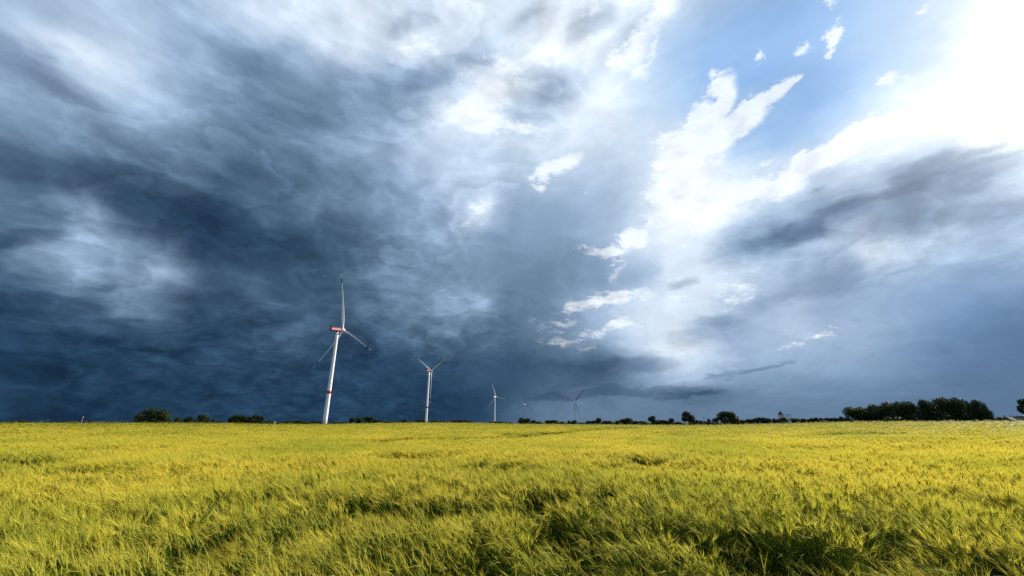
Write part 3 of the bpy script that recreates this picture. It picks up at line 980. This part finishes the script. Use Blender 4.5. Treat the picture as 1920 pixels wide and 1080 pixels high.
# ------------------------------------------------------------------ sky
# brightness of the clouds (0-100) on a grid of directions, 60 px columns of the photograph
GX = [60 * i for i in range(33)]
GY = [30 + 60 * i for i in range(13)] + [792]
GL = [
 [70,71,72,74,72,68,68,76,82,85,86,90,88,84,90,92,86,92,90,88,90,82,72,70,70,72,75,77,77,80,88,97,100],
 [68,68,76,80,78,70,64,60,60,64,78,86,84,92,82,74,88,94,94,92,84,76,74,75,75,75,77,77,77,81,91,99,100],
 [62,66,70,80,74,74,62,58,54,56,54,60,58,60,72,95,94,76,80,92,84,80,74,72,70,70,72,77,81,86,93,99,100],
 [54,57,60,62,64,60,58,52,50,50,50,54,60,70,92,96,74,80,90,92,84,80,76,74,74,70,73,82,96,100,100,100,100],
 [44,46,46,48,56,54,48,46,46,50,56,64,70,78,80,80,86,86,88,84,86,88,82,78,74,76,84,95,90,84,96,94,96],
 [42,40,42,40,40,42,50,36,38,40,46,52,60,70,78,76,76,80,78,76,82,98,90,88,92,86,86,78,62,64,62,70,84],
 [44,44,46,54,34,31,30,33,38,40,46,50,56,60,70,80,64,64,68,70,78,98,98,92,72,66,66,62,56,56,62,66,64],
 [34,38,50,64,52,42,30,29,31,34,36,42,50,56,66,62,58,58,60,72,86,92,86,64,62,76,78,88,78,80,80,72,70],
 [40,46,54,54,58,60,36,38,36,34,34,38,52,52,50,54,52,50,52,56,66,86,90,84,74,66,68,70,68,70,66,64,62],
 [28,30,34,42,54,50,36,34,36,36,36,38,42,48,56,58,46,48,60,72,84,90,88,76,74,78,66,66,66,64,62,56,50],
 [24,24,26,26,26,28,26,30,32,34,34,30,34,40,46,42,40,46,54,68,86,88,78,66,72,74,70,68,62,56,52,48,46],
 [20,20,20,22,24,26,26,25,24,28,27,25,25,25,28,32,30,34,38,38,66,84,80,70,64,64,62,60,58,54,50,47,46],
 [28,24,20,20,21,22,23,24,24,24,24,24,24,23,22,25,34,42,47,48,48,46,47,48,48,48,48,48,46,44,42,44,44],
 [20,20,19,19,19,20,21,22,22,23,23,22,22,22,22,24,38,44,46,46,46,46,46,48,48,49,49,49,48,46,44,45,45]]
# extra strokes of light and dark cloud: x, y, half length, half width, slope in degrees, change
STROKES = [(1290, 741, 110, 8, -6, -16), (1120, 738, 160, 12, -7, -8), (1430, 690, 70, 7, -12, -9), (1110, 682, 120, 14, -5, -5), (250, 556, 40, 12, 12, 36), (340, 510, 60, 14, 28, 12), (30, 600, 60, 10, -4, 10),
           (185, 427, 46, 16, 25, 30), (115, 470, 85, 11, 2, 22), (285, 492, 64, 16, 18, 22), (12, 733, 36, 8, 6, 22), (1640, 470, 34, 26, -40, 14),
           (1490, 430, 150, 24, -26, -16), (1780, 335, 120, 18, -14, -10), (1700, 310, 70, 14, -28, -10), (1530, 347, 30, 9, -15, -18), (500, 215, 130, 40, 15, -6),
           (700, 570, 60, 14, -10, 4), (860, 560, 90, 26, -12, 6), (905, 402, 26, 30, -50, 12), (700, 90, 120, 12, 12, 8), (1060, 756, 110, 8, -4, 9), (1080, 742, 60, 4, -7, 8),
           (1270, 655, 70, 14, -10, 12), (1180, 690, 60, 10, -10, -8), (1330, 620, 80, 14, -10, -8), (1430, 575, 70, 14, -12, -6), (1480, 640, 70, 6, -14, 8),
           (200, 350, 150, 30, 20, -4), (60, 540, 90, 20, 5, -4), (150, 95, 160, 26, 22, 8), (420, 700, 120, 8, 0, 3), (180, 715, 80, 8, -4, 3), (560, 640, 60, 12, -8, 3)]
# crisp sunlit cloud: x, y, half length, half width, slope in degrees, strength
PUFFS = [(1350, 200, 26, 52, 8, 1.5), (1322, 225, 45, 40, -40, 1.6), (1395, 225, 60, 22, -42, 1.6), (1440, 185, 60, 14, -38, 1.4), (1485, 158, 22, 7, -25, 1.3), (1300, 290, 50, 60, -70, 1.7), (1345, 265, 50, 30, -50, 1.6), (1270, 370, 48, 60, -75, 1.5),
         (1300, 330, 30, 50, 0, 1.5), (1360, 355, 50, 14, -25, 1.0), (1420, 355, 80, 18, -15, 1.2), (1500, 318, 90, 18, -34, 1.4), (1590, 265, 100, 22, -36, 1.5), (1680, 225, 80, 24, -25, 1.4), (1330, 400, 70, 30, -15, 1.1),
         (1566, 66, 15, 22, 12, 1.2), (1566, 95, 8, 14, 12, 1.1), (1508, 88, 18, 8, -45, 0.8), (1432, 95, 6, 14, 0, 0.7), (1552, 15, 12, 20, 20, 0.6),
         (1742, 8, 18, 12, -20, 0.6), (1672, 150, 14, 14, 10, 0.55), (1710, 152, 8, 8, 0, 0.45), (1440, 300, 16, 12, -40, 0.6),
         (1062, 305, 52, 17, -18, 0.9), (1018, 348, 10, 10, 0, 0.6), (1094, 364, 12, 9, 0, 0.6), (905, 388, 30, 18, -40, 0.5), (1145, 470, 48, 11, -8, 0.9), (1195, 445, 40, 22, -15, 0.85), (1220, 415, 22, 14, -20, 0.7),
         (1165, 492, 12, 22, 20, 0.6), (1140, 566, 80, 15, -10, 0.9), (1165, 549, 45, 9, -6, 0.8), (1200, 560, 40, 12, -6, 0.6), (1090, 575, 50, 9, -8, 0.7), (1150, 616, 75, 14, -14, 0.5), (1065, 640, 40, 8, 6, 0.4), (1055, 608, 45, 8, -8, 0.45), (925, 170, 55, 40, -60, 0.9), (900, 225, 70, 22, 8, 0.9), (960, 120, 60, 26, -20, 0.7),
         (1240, 20, 70, 26, -55, 0.85), (1190, 80, 80, 26, -60, 0.6), (1120, 20, 60, 16, -30, 0.6), (1050, 100, 70, 20, -15, 0.6), (1225, 100, 8, 26, 10, 0.6), (1195, 140, 22, 26, -50, 0.5),
         (900, 200, 60, 30, -20, 0.5), (960, 235, 90, 14, 6, 0.5), (1120, 225, 70, 12, -8, 0.5), (780, 95, 60, 16, -8, 0.5), (1530, 632, 55, 7, -16, 0.6), (1470, 655, 40, 5, -14, 0.55), (1380, 545, 40, 20, -30, 0.4)]


# darker banks of cloud: x, y, half length, half width, slope in degrees, strength
BANKS = [(1480, 430, 110, 26, -28, 1), (1560, 390, 110, 30, -25, 1), (1700, 335, 110, 28, -25, 1), (1830, 320, 90, 22, -12, 1), (1880, 390, 80, 30, -15, .7), (1660, 420, 130, 26, -10, .7), (1527, 347, 34, 10, -15, .8),
         (1800, 290, 60, 9, -20, .8), (1290, 640, 90, 14, -8, .6), (1350, 600, 60, 16, -12, .5), (1470, 560, 110, 24, -12, .5), (1280, 535, 45, 10, -12, .8), (1150, 738, 200, 12, -5, 1), (1290, 741, 80, 8, -4, 1), (1420, 690, 80, 7, -14, .9),
         (1340, 700, 60, 6, -8, .7), (1180, 690, 90, 20, -8, .9), (450, 450, 210, 50, 12, 1), (330, 370, 160, 34, 20, 1), (120, 330, 150, 34, 15, .8), (60, 440, 90, 22, -5, 1), (90, 575, 130, 26, 0, 1), (400, 560, 90, 20, 10, .8),
         (520, 480, 120, 36, 5, .9), (520, 600, 80, 16, -10, .8), (650, 420, 70, 40, 20, .7), (480, 130, 120, 50, 25, .8), (800, 150, 70, 30, -20, .9), (340, 110, 60, 40, 30, .6), (60, 140, 140, 30, 25, .8), (760, 50, 60, 14, -5, .45),
         (980, 35, 50, 14, -20, .45), (1160, 75, 70, 24, -40, .6), (200, 530, 40, 12, 0, .8), (880, 110, 50, 18, -20, .7), (700, 560, 70, 16, 10, .6), (300, 660, 140, 12, -3, .7), (160, 640, 120, 14, 3, .6), (560, 690, 120, 12, 0, .6), (1020, 182, 70, 46, -50, .55), (1105, 42, 65, 22, -35, .6), (1120, 700, 120, 26, -6, .7), (420, 620, 100, 14, -4, .7), (260, 600, 90, 12, 4, .6), (620, 540, 70, 16, -8, .7)]


def lum_at(px, py):
    px = min(max(px, 0), 1920); py = min(max(py, 0), 800)
    fx = px / 60.0
    i = min(31, int(fx)); tx = fx - i
    j = 0
    while j < len(GY) - 2 and py > GY[j + 1]:
        j += 1
    ty = min(1, max(0, (py - GY[j]) / (GY[j + 1] - GY[j])))
    tx = tx * tx * (3 - 2 * tx) * 0.5 + tx * 0.5
    a = GL[j][i] * (1 - tx) + GL[j][i + 1] * tx
    b = GL[j + 1][i] * (1 - tx) + GL[j + 1][i + 1] * tx
    L = a * (1 - ty) + b * ty
    for (x, y, rx, ry, an, am) in STROKES:
        dx = px - x; dy = py - y
        c = math.cos(R_(an)); s = math.sin(R_(an))
        u = (dx * c + dy * s) / rx; v = (-dx * s + dy * c) / ry
        q = u * u + v * v
        if q < 6:
            L += am * math.exp(-q * 1.2)
    return L


PAL = [(0, 5, 14, 27), (19, 27, 51, 75), (24, 37, 64, 90), (30, 51, 78, 105), (36, 69, 95, 121), (46, 97, 122, 148), (58, 129, 154, 182), (68, 156, 179, 207), (78, 186, 206, 229), (88, 216, 230, 245), (95, 239, 246, 254), (100, 255, 255, 255), (130, 262, 262, 260)]
PALB = [(0, 4, 12, 30), (44, 84, 112, 148), (50, 90, 124, 168), (60, 108, 146, 192), (70, 138, 176, 225), (78, 165, 200, 240), (88, 208, 228, 250), (95, 238, 246, 254), (100, 255, 255, 255), (130, 262, 262, 258)]


def pal(P, L):
    x = [p[0] for p in P]
    return np.array([np.interp(L, x, [p[k] for p in P]) for k in (1, 2, 3)])


def blueness(px, py):
    """clear-sky share"""
    b = 0
    for (x, y, rx, ry, an, am) in ((1440, 90, 260, 90, -20, 1.0), (1540, 180, 165, 85, -35, 1.0), (1420, 280, 110, 40, -40, 1.0), (1860, 640, 170, 150, 0, 0.5), (1700, 740, 300, 60, 0, 0.25), (1230, 160, 90, 90, 0, 0.5)):
        dx = px - x; dy = py - y
        c = math.cos(R_(an)); s = math.sin(R_(an))
        q = ((dx * c + dy * s) / rx) ** 2 + ((-dx * s + dy * c) / ry) ** 2
        b = max(b, am * min(1, max(0, 1.5 - math.sqrt(q))))
    return b


def detail_amp(px, py, L):
    """how lumpy the deck is: rolling storm cloud at the left, smooth rain veil at the right"""
    a = 0.29 if L < 70 else 0.20
    if py > 620:
        a = 0.36
    ed = np.interp(py, [0, 200, 230, 330, 400, 450, 510, 545, 600, 650, 720, 800], [1250, 1180, 1010, 1015, 940, 905, 800, 950, 960, 910, 850, 800])
    t = min(1, max(0, (px - ed) / 140 + 0.5))
    a = a * (1 - t) + 0.07 * t
    if px > 1330 and 270 < py < 520:
        a = max(a, 0.20)
    return a * (1 - 0.5 * blueness(px, py))


def build_world():
    w = bpy.data.worlds.new('World')
    SC.world = w
    w.use_nodes = True
    w.cycles.sampling_method = 'MANUAL'
    w.cycles.sample_map_resolution = 512
    wt = w.node_tree
    wt.nodes.clear()
    nt = bpy.data.node_groups.new('storm_clouds', 'ShaderNodeTree')
    nt.interface.new_socket('Direction', in_out='INPUT', socket_type='NodeSocketVector')
    nt.interface.new_socket('Color', in_out='OUTPUT', socket_type='NodeSocketColor')
    N = nt.nodes; L = nt.links
    gin = N.new('NodeGroupInput'); gout = N.new('NodeGroupOutput')

    def math_(op, a, b=None, c=None, clamp=False):
        n = N.new('ShaderNodeMath'); n.operation = op; n.use_clamp = clamp
        for i, v in enumerate((a, b, c)):
            if v is None:
                continue
            if isinstance(v, (int, float)):
                n.inputs[i].default_value = v
            else:
                L.new(v, n.inputs[i])
        return n.outputs[0]

    def vec(op, a, b=None, s=None):
        n = N.new('ShaderNodeVectorMath'); n.operation = op
        for i, v in enumerate((a, b)):
            if v is None:
                continue
            if isinstance(v, (tuple, Vector)):
                n.inputs[i].default_value = tuple(v)
            else:
                L.new(v, n.inputs[i])
        if s is not None:
            if isinstance(s, (int, float)):
                n.inputs['Scale'].default_value = s
            else:
                L.new(s, n.inputs['Scale'])
        return n.outputs['Value'] if op in ('LENGTH', 'DOT_PRODUCT') else n.outputs[0]

    def noise(v, scale, detail, rough, lac=2.0, dist=0.0):
        n = N.new('ShaderNodeTexNoise')
        n.inputs['Scale'].default_value = scale; n.inputs['Detail'].default_value = detail
        n.inputs['Roughness'].default_value = rough; n.inputs['Lacunarity'].default_value = lac
        n.inputs['Distortion'].default_value = dist
        L.new(v, n.inputs['Vector'])
        return n

    def maprange(v, a, b, c=0.0, d=1.0, smooth=False):
        n = N.new('ShaderNodeMapRange')
        n.interpolation_type = 'SMOOTHSTEP' if smooth else 'LINEAR'
        n.clamp = True
        for i, q in enumerate((a, b, c, d)):
            n.inputs[i + 1].default_value = q
        L.new(v, n.inputs[0])
        return n.outputs[0]

    D0 = vec('NORMALIZE', gin.outputs[0])
    sep = N.new('ShaderNodeSeparateXYZ'); L.new(D0, sep.inputs[0])
    # the cloud deck seen in perspective: noise flattens towards the horizon
    zz = math_('ADD', math_('MAXIMUM', sep.outputs[2], 0.0), 0.13)
    qx = math_('DIVIDE', sep.outputs[0], zz); qy = math_('DIVIDE', sep.outputs[1], zz)
    cq = N.new('ShaderNodeCombineXYZ'); L.new(qx, cq.inputs[0]); L.new(math_('MULTIPLY', qy, 0.5), cq.inputs[1])
    L.new(math_('MULTIPLY', sep.outputs[2], 2.0), cq.inputs[2])
    Q = cq.outputs[0]
    zb = math_('ADD', math_('MAXIMUM', sep.outputs[2], 0.0), 0.40)
    cb = N.new('ShaderNodeCombineXYZ')
    L.new(math_('DIVIDE', sep.outputs[0], zb), cb.inputs[0])
    L.new(math_('DIVIDE', math_('MULTIPLY', sep.outputs[1], 1.0), zb), cb.inputs[1])
    L.new(math_('MULTIPLY', sep.outputs[2], 1.6), cb.inputs[2])
    QB = cb.outputs[0]
    n1 = noise(Q, 1.1, 3, 0.55)
    n2 = noise(QB, 6.0, 7, 0.60)
    w1 = vec('SUBTRACT', n1.outputs['Color'], (0.5, 0.5, 0.5))
    w2 = vec('SUBTRACT', n2.outputs['Color'], (0.5, 0.5, 0.5))
    wsum = vec('ADD', vec('SCALE', w1, s=0.06), vec('SCALE', w2, s=0.10))
    wsum = vec('MULTIPLY', wsum, (1.0, 1.0, 0.75))
    fadeh = maprange(sep.outputs[2], 0.0, 0.2, 0.25, 1.0)
    DW = vec('ADD', D0, vec('SCALE', wsum, s=fadeh))
    sw = N.new('ShaderNodeSeparateXYZ'); L.new(DW, sw.inputs[0])
    az = math_('ARCTAN2', sw.outputs[0], sw.outputs[1])
    hl = math_('SQRT', math_('ADD', math_('MULTIPLY', sw.outputs[0], sw.outputs[0]), math_('MULTIPLY', sw.outputs[1], sw.outputs[1])))
    el = math_('ARCTAN2', sw.outputs[2], hl)
    AZM = R_(64)
    fl = maprange(az, -AZM, 0.0); fr = maprange(az, 0.0, AZM)
    step = 2.0
    els = [R_(-0.5 + step * k) for k in range(29)]
    chains = {'L': None, 'R': None}
    for k, e in enumerate(els):
        # one band of sky: two ramps over the azimuth, kept in a little group of its own
        bg = bpy.data.node_groups.new('sky_band', 'ShaderNodeTree')
        bi = bg.nodes.new('NodeGroupInput'); bo = bg.nodes.new('NodeGroupOutput')
        for q, half in enumerate('LR'):
            rp = bg.nodes.new('ShaderNodeValToRGB')
            cr = rp.color_ramp
            cr.interpolation = 'LINEAR'
            cr.elements.remove(cr.elements[1])
            for i in range(32):
                f = i / 31.0
                a = (-AZM + AZM * f) if half == 'L' else AZM * f
                px, py, dd = topx((math.sin(a) * math.cos(e), math.cos(a) * math.cos(e), math.sin(e)))
                lum = lum_at(px, py)
                px = min(max(px, 0), 1920); py = min(max(py, 0), 800)
                b = blueness(px, py)
                c = pal(PAL, lum) * (1 - b) + pal(PALB, lum) * b
                x = cr.elements[0] if i == 0 else cr.elements.new(f)
                x.color = (*[sl(x_ / 255.0) for x_ in c], detail_amp(px, py, lum))
            bg.interface.new_socket('Fac' + half, in_out='INPUT', socket_type='NodeSocketFloat')
            bg.interface.new_socket('Color' + half, in_out='OUTPUT', socket_type='NodeSocketColor')
            bg.interface.new_socket('Detail' + half, in_out='OUTPUT', socket_type='NodeSocketFloat')
            bg.links.new(bi.outputs[q], rp.inputs[0])
            bg.links.new(rp.outputs[0], bo.inputs[2 * q]); bg.links.new(rp.outputs[1], bo.inputs[2 * q + 1])
        t = maprange(el, els[k - 1], e) if k else None
        g = N.new('ShaderNodeGroup'); g.node_tree = bg
        L.new(fl, g.inputs[0]); L.new(fr, g.inputs[1])
        for q, half in enumerate('LR'):
            if chains[half] is None:
                chains[half] = (g.outputs[0 + 2 * q], g.outputs[1 + 2 * q])
            else:
                m = N.new('ShaderNodeMixRGB')
                L.new(t, m.inputs[0]); L.new(chains[half][0], m.inputs[1]); L.new(g.outputs[2 * q], m.inputs[2])
                ma = N.new('ShaderNodeMix'); ma.data_type = 'FLOAT'
                L.new(t, ma.inputs[0]); L.new(chains[half][1], ma.inputs[2]); L.new(g.outputs[2 * q + 1], ma.inputs[3])
                chains[half] = (m.outputs[0], ma.outputs[0])
    side = math_('GREATER_THAN', az, 0.0)
    m = N.new('ShaderNodeMixRGB'); L.new(side, m.inputs[0]); L.new(chains['L'][0], m.inputs[1]); L.new(chains['R'][0], m.inputs[2])
    base = m.outputs[0]
    ma = N.new('ShaderNodeMix'); ma.data_type = 'FLOAT'
    L.new(side, ma.inputs[0]); L.new(chains['L'][1], ma.inputs[2]); L.new(chains['R'][1], ma.inputs[3])
    amp = ma.outputs[0]
    # billows: brightness varied within the deck
    def heap(v):
        # cauliflower heads (cells) over rolling noise
        vo = N.new('ShaderNodeTexVoronoi')
        vo.feature = 'F1'
        vo.inputs['Scale'].default_value = 5.0
        vo.inputs['Detail'].default_value = 3.0
        vo.inputs['Roughness'].default_value = 0.55
        vo.normalize = True
        L.new(v, vo.inputs['Vector'])
        n = noise(v, 3.4, 8, 0.54)
        return n, math_('SUBTRACT', n.outputs['Fac'], math_('MULTIPLY', vo.outputs['Distance'], 0.42))
    Qw = vec('ADD', QB, vec('SCALE', w2, s=0.05))
    n3, h0 = heap(Qw)
    n3s, h1 = heap(vec('ADD', Qw, (0.040, 0.010, 0.022)))
    n4 = noise(QB, 14.0, 6, 0.6)
    # heads turned to the sun are lighter, the far flanks darker
    rel = math_('MULTIPLY', math_('SUBTRACT', h0, h1), 6.5)
    n5 = noise(Qw, 12.0, 6, 0.55)
    n5s = noise(vec('ADD', Qw, (0.014, 0.004, 0.008)), 12.0, 6, 0.55)
    rel = math_('ADD', rel, math_('MULTIPLY', math_('SUBTRACT', n5.outputs['Fac'], n5s.outputs['Fac']), 1.8))
    rel = math_('MINIMUM', math_('MAXIMUM', rel, -1.1), 1.1)

    def shelf(fac, t, soft, deep, a, b):
        # an overlapping sheet of cloud: ragged light rim, greyer body behind it
        on = maprange(fac, t, t + soft, 0.0, 1.0, True)
        return math_('MULTIPLY', on, maprange(fac, t, t + deep, a, b))
    n6 = noise(vec('ADD', QB, vec('SCALE', w1, s=0.2)), 2.3, 8, 0.50)
    n7 = noise(vec('ADD', QB, vec('SCALE', w1, s=0.12)), 5.6, 6, 0.48)
    big = math_('ADD', shelf(n6.outputs['Fac'], 0.44, 0.02, 0.09, 0.9, -0.8), shelf(n6.outputs['Fac'], 0.535, 0.015, 0.07, 1.0, 0.1))
    big = math_('ADD', big, math_('MULTIPLY', shelf(n7.outputs['Fac'], 0.50, 0.03, 0.11, 0.9, -0.7), 0.5))
    fine = maprange(n4.outputs['Fac'], 0.35, 0.65, -0.10, 0.10)
    bsum = math_('ADD', math_('ADD', rel, big), fine)
    bil = math_('MULTIPLY', bsum, amp)
    bil = math_('MULTIPLY', bil, 1.35)
    cm = N.new('ShaderNodeCombineXYZ')
    for q, k in enumerate((1.07, 1.0, 0.91)):      # shaded cloud is bluer, lit cloud whiter
        L.new(math_('POWER', 2.0, math_('MULTIPLY', bil, k)), cm.inputs[q])
    base = vec('MULTIPLY', base, cm.outputs[0])
    # crisp sunlit cloud edges
    ne = noise(QB, 7.5, 12, 0.76)
    nwv = vec('SUBTRACT', ne.outputs['Color'], (0.5, 0.5, 0.5))
    DP = vec('ADD', vec('ADD', D0, vec('SCALE', vec('MULTIPLY', nwv, (1, 1, 0.7)), s=0.11)), vec('SCALE', w2, s=0.05))

    def blots(items, P, gx, gy):
        pot = None
        for i, (x, y, rx, ry, an, am) in enumerate(items):
            if i and i % 6 == 0:      # evaluate in batches (the shader has a small stack)
                q = N.new('ShaderNodeVectorMath'); q.operation = 'MULTIPLY_ADD'
                L.new(pot, q.inputs[0]); q.inputs[1].default_value = (1e-7, 1e-7, 1e-7); L.new(P, q.inputs[2])
                P = q.outputs[0]
            c = dirpx(x, y).normalized()
            ca, sa = math.cos(R_(an)), math.sin(R_(an))
            u = dirpx(x + rx * ca, y + rx * sa).normalized() - c
            v = dirpx(x - ry * sa, y + ry * ca).normalized() - c
            ru, rv = u.length, v.length
            u = u.normalized(); v = (v - u * v.dot(u)).normalized(); n_ = u.cross(v)
            mp = N.new('ShaderNodeMapping'); mp.vector_type = 'TEXTURE'
            mp.inputs['Location'].default_value = c
            mp.inputs['Rotation'].default_value = Matrix((u, v, n_)).transposed().to_euler('XYZ')
            mp.inputs['Scale'].default_value = (ru * gx, rv * gy, 0.6)
            L.new(P, mp.inputs['Vector'])
            val = math_('MULTIPLY_ADD', vec('LENGTH', mp.outputs[0]), -am, am)
            pot = val if pot is None else math_('MAXIMUM', pot, val)
        return pot
    dk = math_('MAXIMUM', blots(BANKS, vec('ADD', D0, vec('SCALE', wsum, s=1.0)), 1.3, 1.4), -0.4)
    dk = math_('ADD', dk, math_('MULTIPLY', math_('SUBTRACT', n3.outputs['Fac'], 0.5), 1.6))
    dmask = maprange(dk, 0.05, 0.6, 0.0, 1.0, True)
    dcol = N.new('ShaderNodeMixRGB'); L.new(dmask, dcol.inputs[0])
    dcol.inputs[1].default_value = (1.06, 1.07, 1.07, 1); dcol.inputs[2].default_value = (0.70, 0.74, 0.79, 1)
    base = vec('MULTIPLY', base, dcol.outputs[0])
    pot = blots(PUFFS, DP, 1.3, 1.4)
    pot = math_('MAXIMUM', pot, -0.4)
    e2 = math_('ADD', pot, math_('MULTIPLY', math_('SUBTRACT', ne.outputs['Fac'], 0.5), 3.4))
    mask = maprange(e2, 0.12, 0.72, 0.0, 1.0, True)
    # their brightness follows the light behind them
    bw = N.new('ShaderNodeRGBToBW'); L.new(base, bw.inputs[0])
    shade = maprange(bw.outputs[0], 0.06, 0.55, 0.42, 1.12)
    shade = math_('MULTIPLY', shade, math_('ADD', maprange(n4.outputs['Fac'], 0.35, 0.55, 0.84, 1.0), math_('MULTIPLY', rel, 0.09)))
    pc = vec('SCALE', (0.89, 0.96, 1.05), s=shade)
    mx = N.new('ShaderNodeMixRGB'); L.new(math_('MULTIPLY', mask, 0.86), mx.inputs[0]); L.new(base, mx.inputs[1]); L.new(pc, mx.inputs[2])
    sky = mx.outputs[0]
    # glare round the sun, hidden in thin cloud at the right
    sd = Vector((math.sin(SUN_AZ) * math.cos(SUN_EL), math.cos(SUN_AZ) * math.cos(SUN_EL), math.sin(SUN_EL)))
    ca = vec('DOT_PRODUCT', D0, sd)
    gl = math_('POWER', maprange(ca, 0.93, 1.0), 1.6)
    gcol = vec('SCALE', (1.0, 0.97, 0.9), s=math_('MULTIPLY', gl, 0.2))
    sky = vec('ADD', sky, gcol)
    L.new(sky, gout.inputs[0])
    N = wt.nodes; L = wt.links
    tc = N.new('ShaderNodeTexCoord')
    grp = N.new('ShaderNodeGroup'); grp.node_tree = nt
    L.new(tc.outputs['Generated'], grp.inputs[0])
    bg1 = N.new('ShaderNodeBackground'); L.new(grp.outputs[0], bg1.inputs[0]); bg1.inputs[1].default_value = 1 / 1.5
    st = N.new('ShaderNodeTexSky')
    st.sky_type = 'NISHITA'
    st.sun_disc = False
    st.sun_elevation = SUN_EL
    st.sun_rotation = SUN_AZ
    st.air_density = 1.2; st.dust_density = 1.5
    bg2 = N.new('ShaderNodeBackground'); L.new(st.outputs[0], bg2.inputs[0]); bg2.inputs[1].default_value = 0.10
    # overhead and behind the camera the deck gives way to ordinary sky
    sw = N.new('ShaderNodeSeparateXYZ'); L.new(tc.outputs['Generated'], sw.inputs[0])
    az = math_('ARCTAN2', sw.outputs[0], sw.outputs[1])
    f1 = maprange(math_('ABSOLUTE', az), R_(66), R_(110), 0.0, 0.8, True)
    f2 = maprange(sw.outputs[2], 0.86, 0.98, 0.0, 0.8, True)
    mix = N.new('ShaderNodeMixShader')
    L.new(math_('MAXIMUM', f1, f2), mix.inputs[0]); L.new(bg1.outputs[0], mix.inputs[1]); L.new(bg2.outputs[0], mix.inputs[2])
    out = N.new('ShaderNodeOutputWorld')
    L.new(mix.outputs[0], out.inputs[0])
    sun = bpy.data.lights.new('sun', 'SUN')
    sun.energy = 5.0
    sun.angle = R_(0.55)
    sun.color = (1.0, 0.93, 0.80)
    so = bpy.data.objects.new('sun', sun)
    so.rotation_euler = (-sd).to_track_quat('-Z', 'Y').to_euler()
    link(so)


def build_camera():
    cam = bpy.data.cameras.new('camera')
    cam.sensor_width = 36
    cam.lens = 36 * F / 1920
    cam.clip_start = 0.05
    cam.clip_end = 60000
    o = bpy.data.objects.new('camera', cam)
    o.location = (0, 0, EYE)
    o.rotation_euler = (math.pi / 2 + PITCH, 0, 0)
    link(o)
    SC.camera = o


build_camera()
build_world()
build_ground()
build_barley()
build_trees()
build_turbines()
build_small()
vs = SC.view_settings
vs.view_transform = 'Standard'
vs.look = 'None'
vs.exposure = 0.585      # exposed for the shaded land: 1.5 times
vs.gamma = 1
vs.use_curve_mapping = False
SC.cycles.use_denoising = False
SC.cycles.max_bounces = 6
SC.cycles.diffuse_bounces = 3
SC.cycles.transmission_bounces = 4
SC.cycles.transparent_max_bounces = 4
SC.cycles.caustics_reflective = False
SC.cycles.caustics_refractive = False
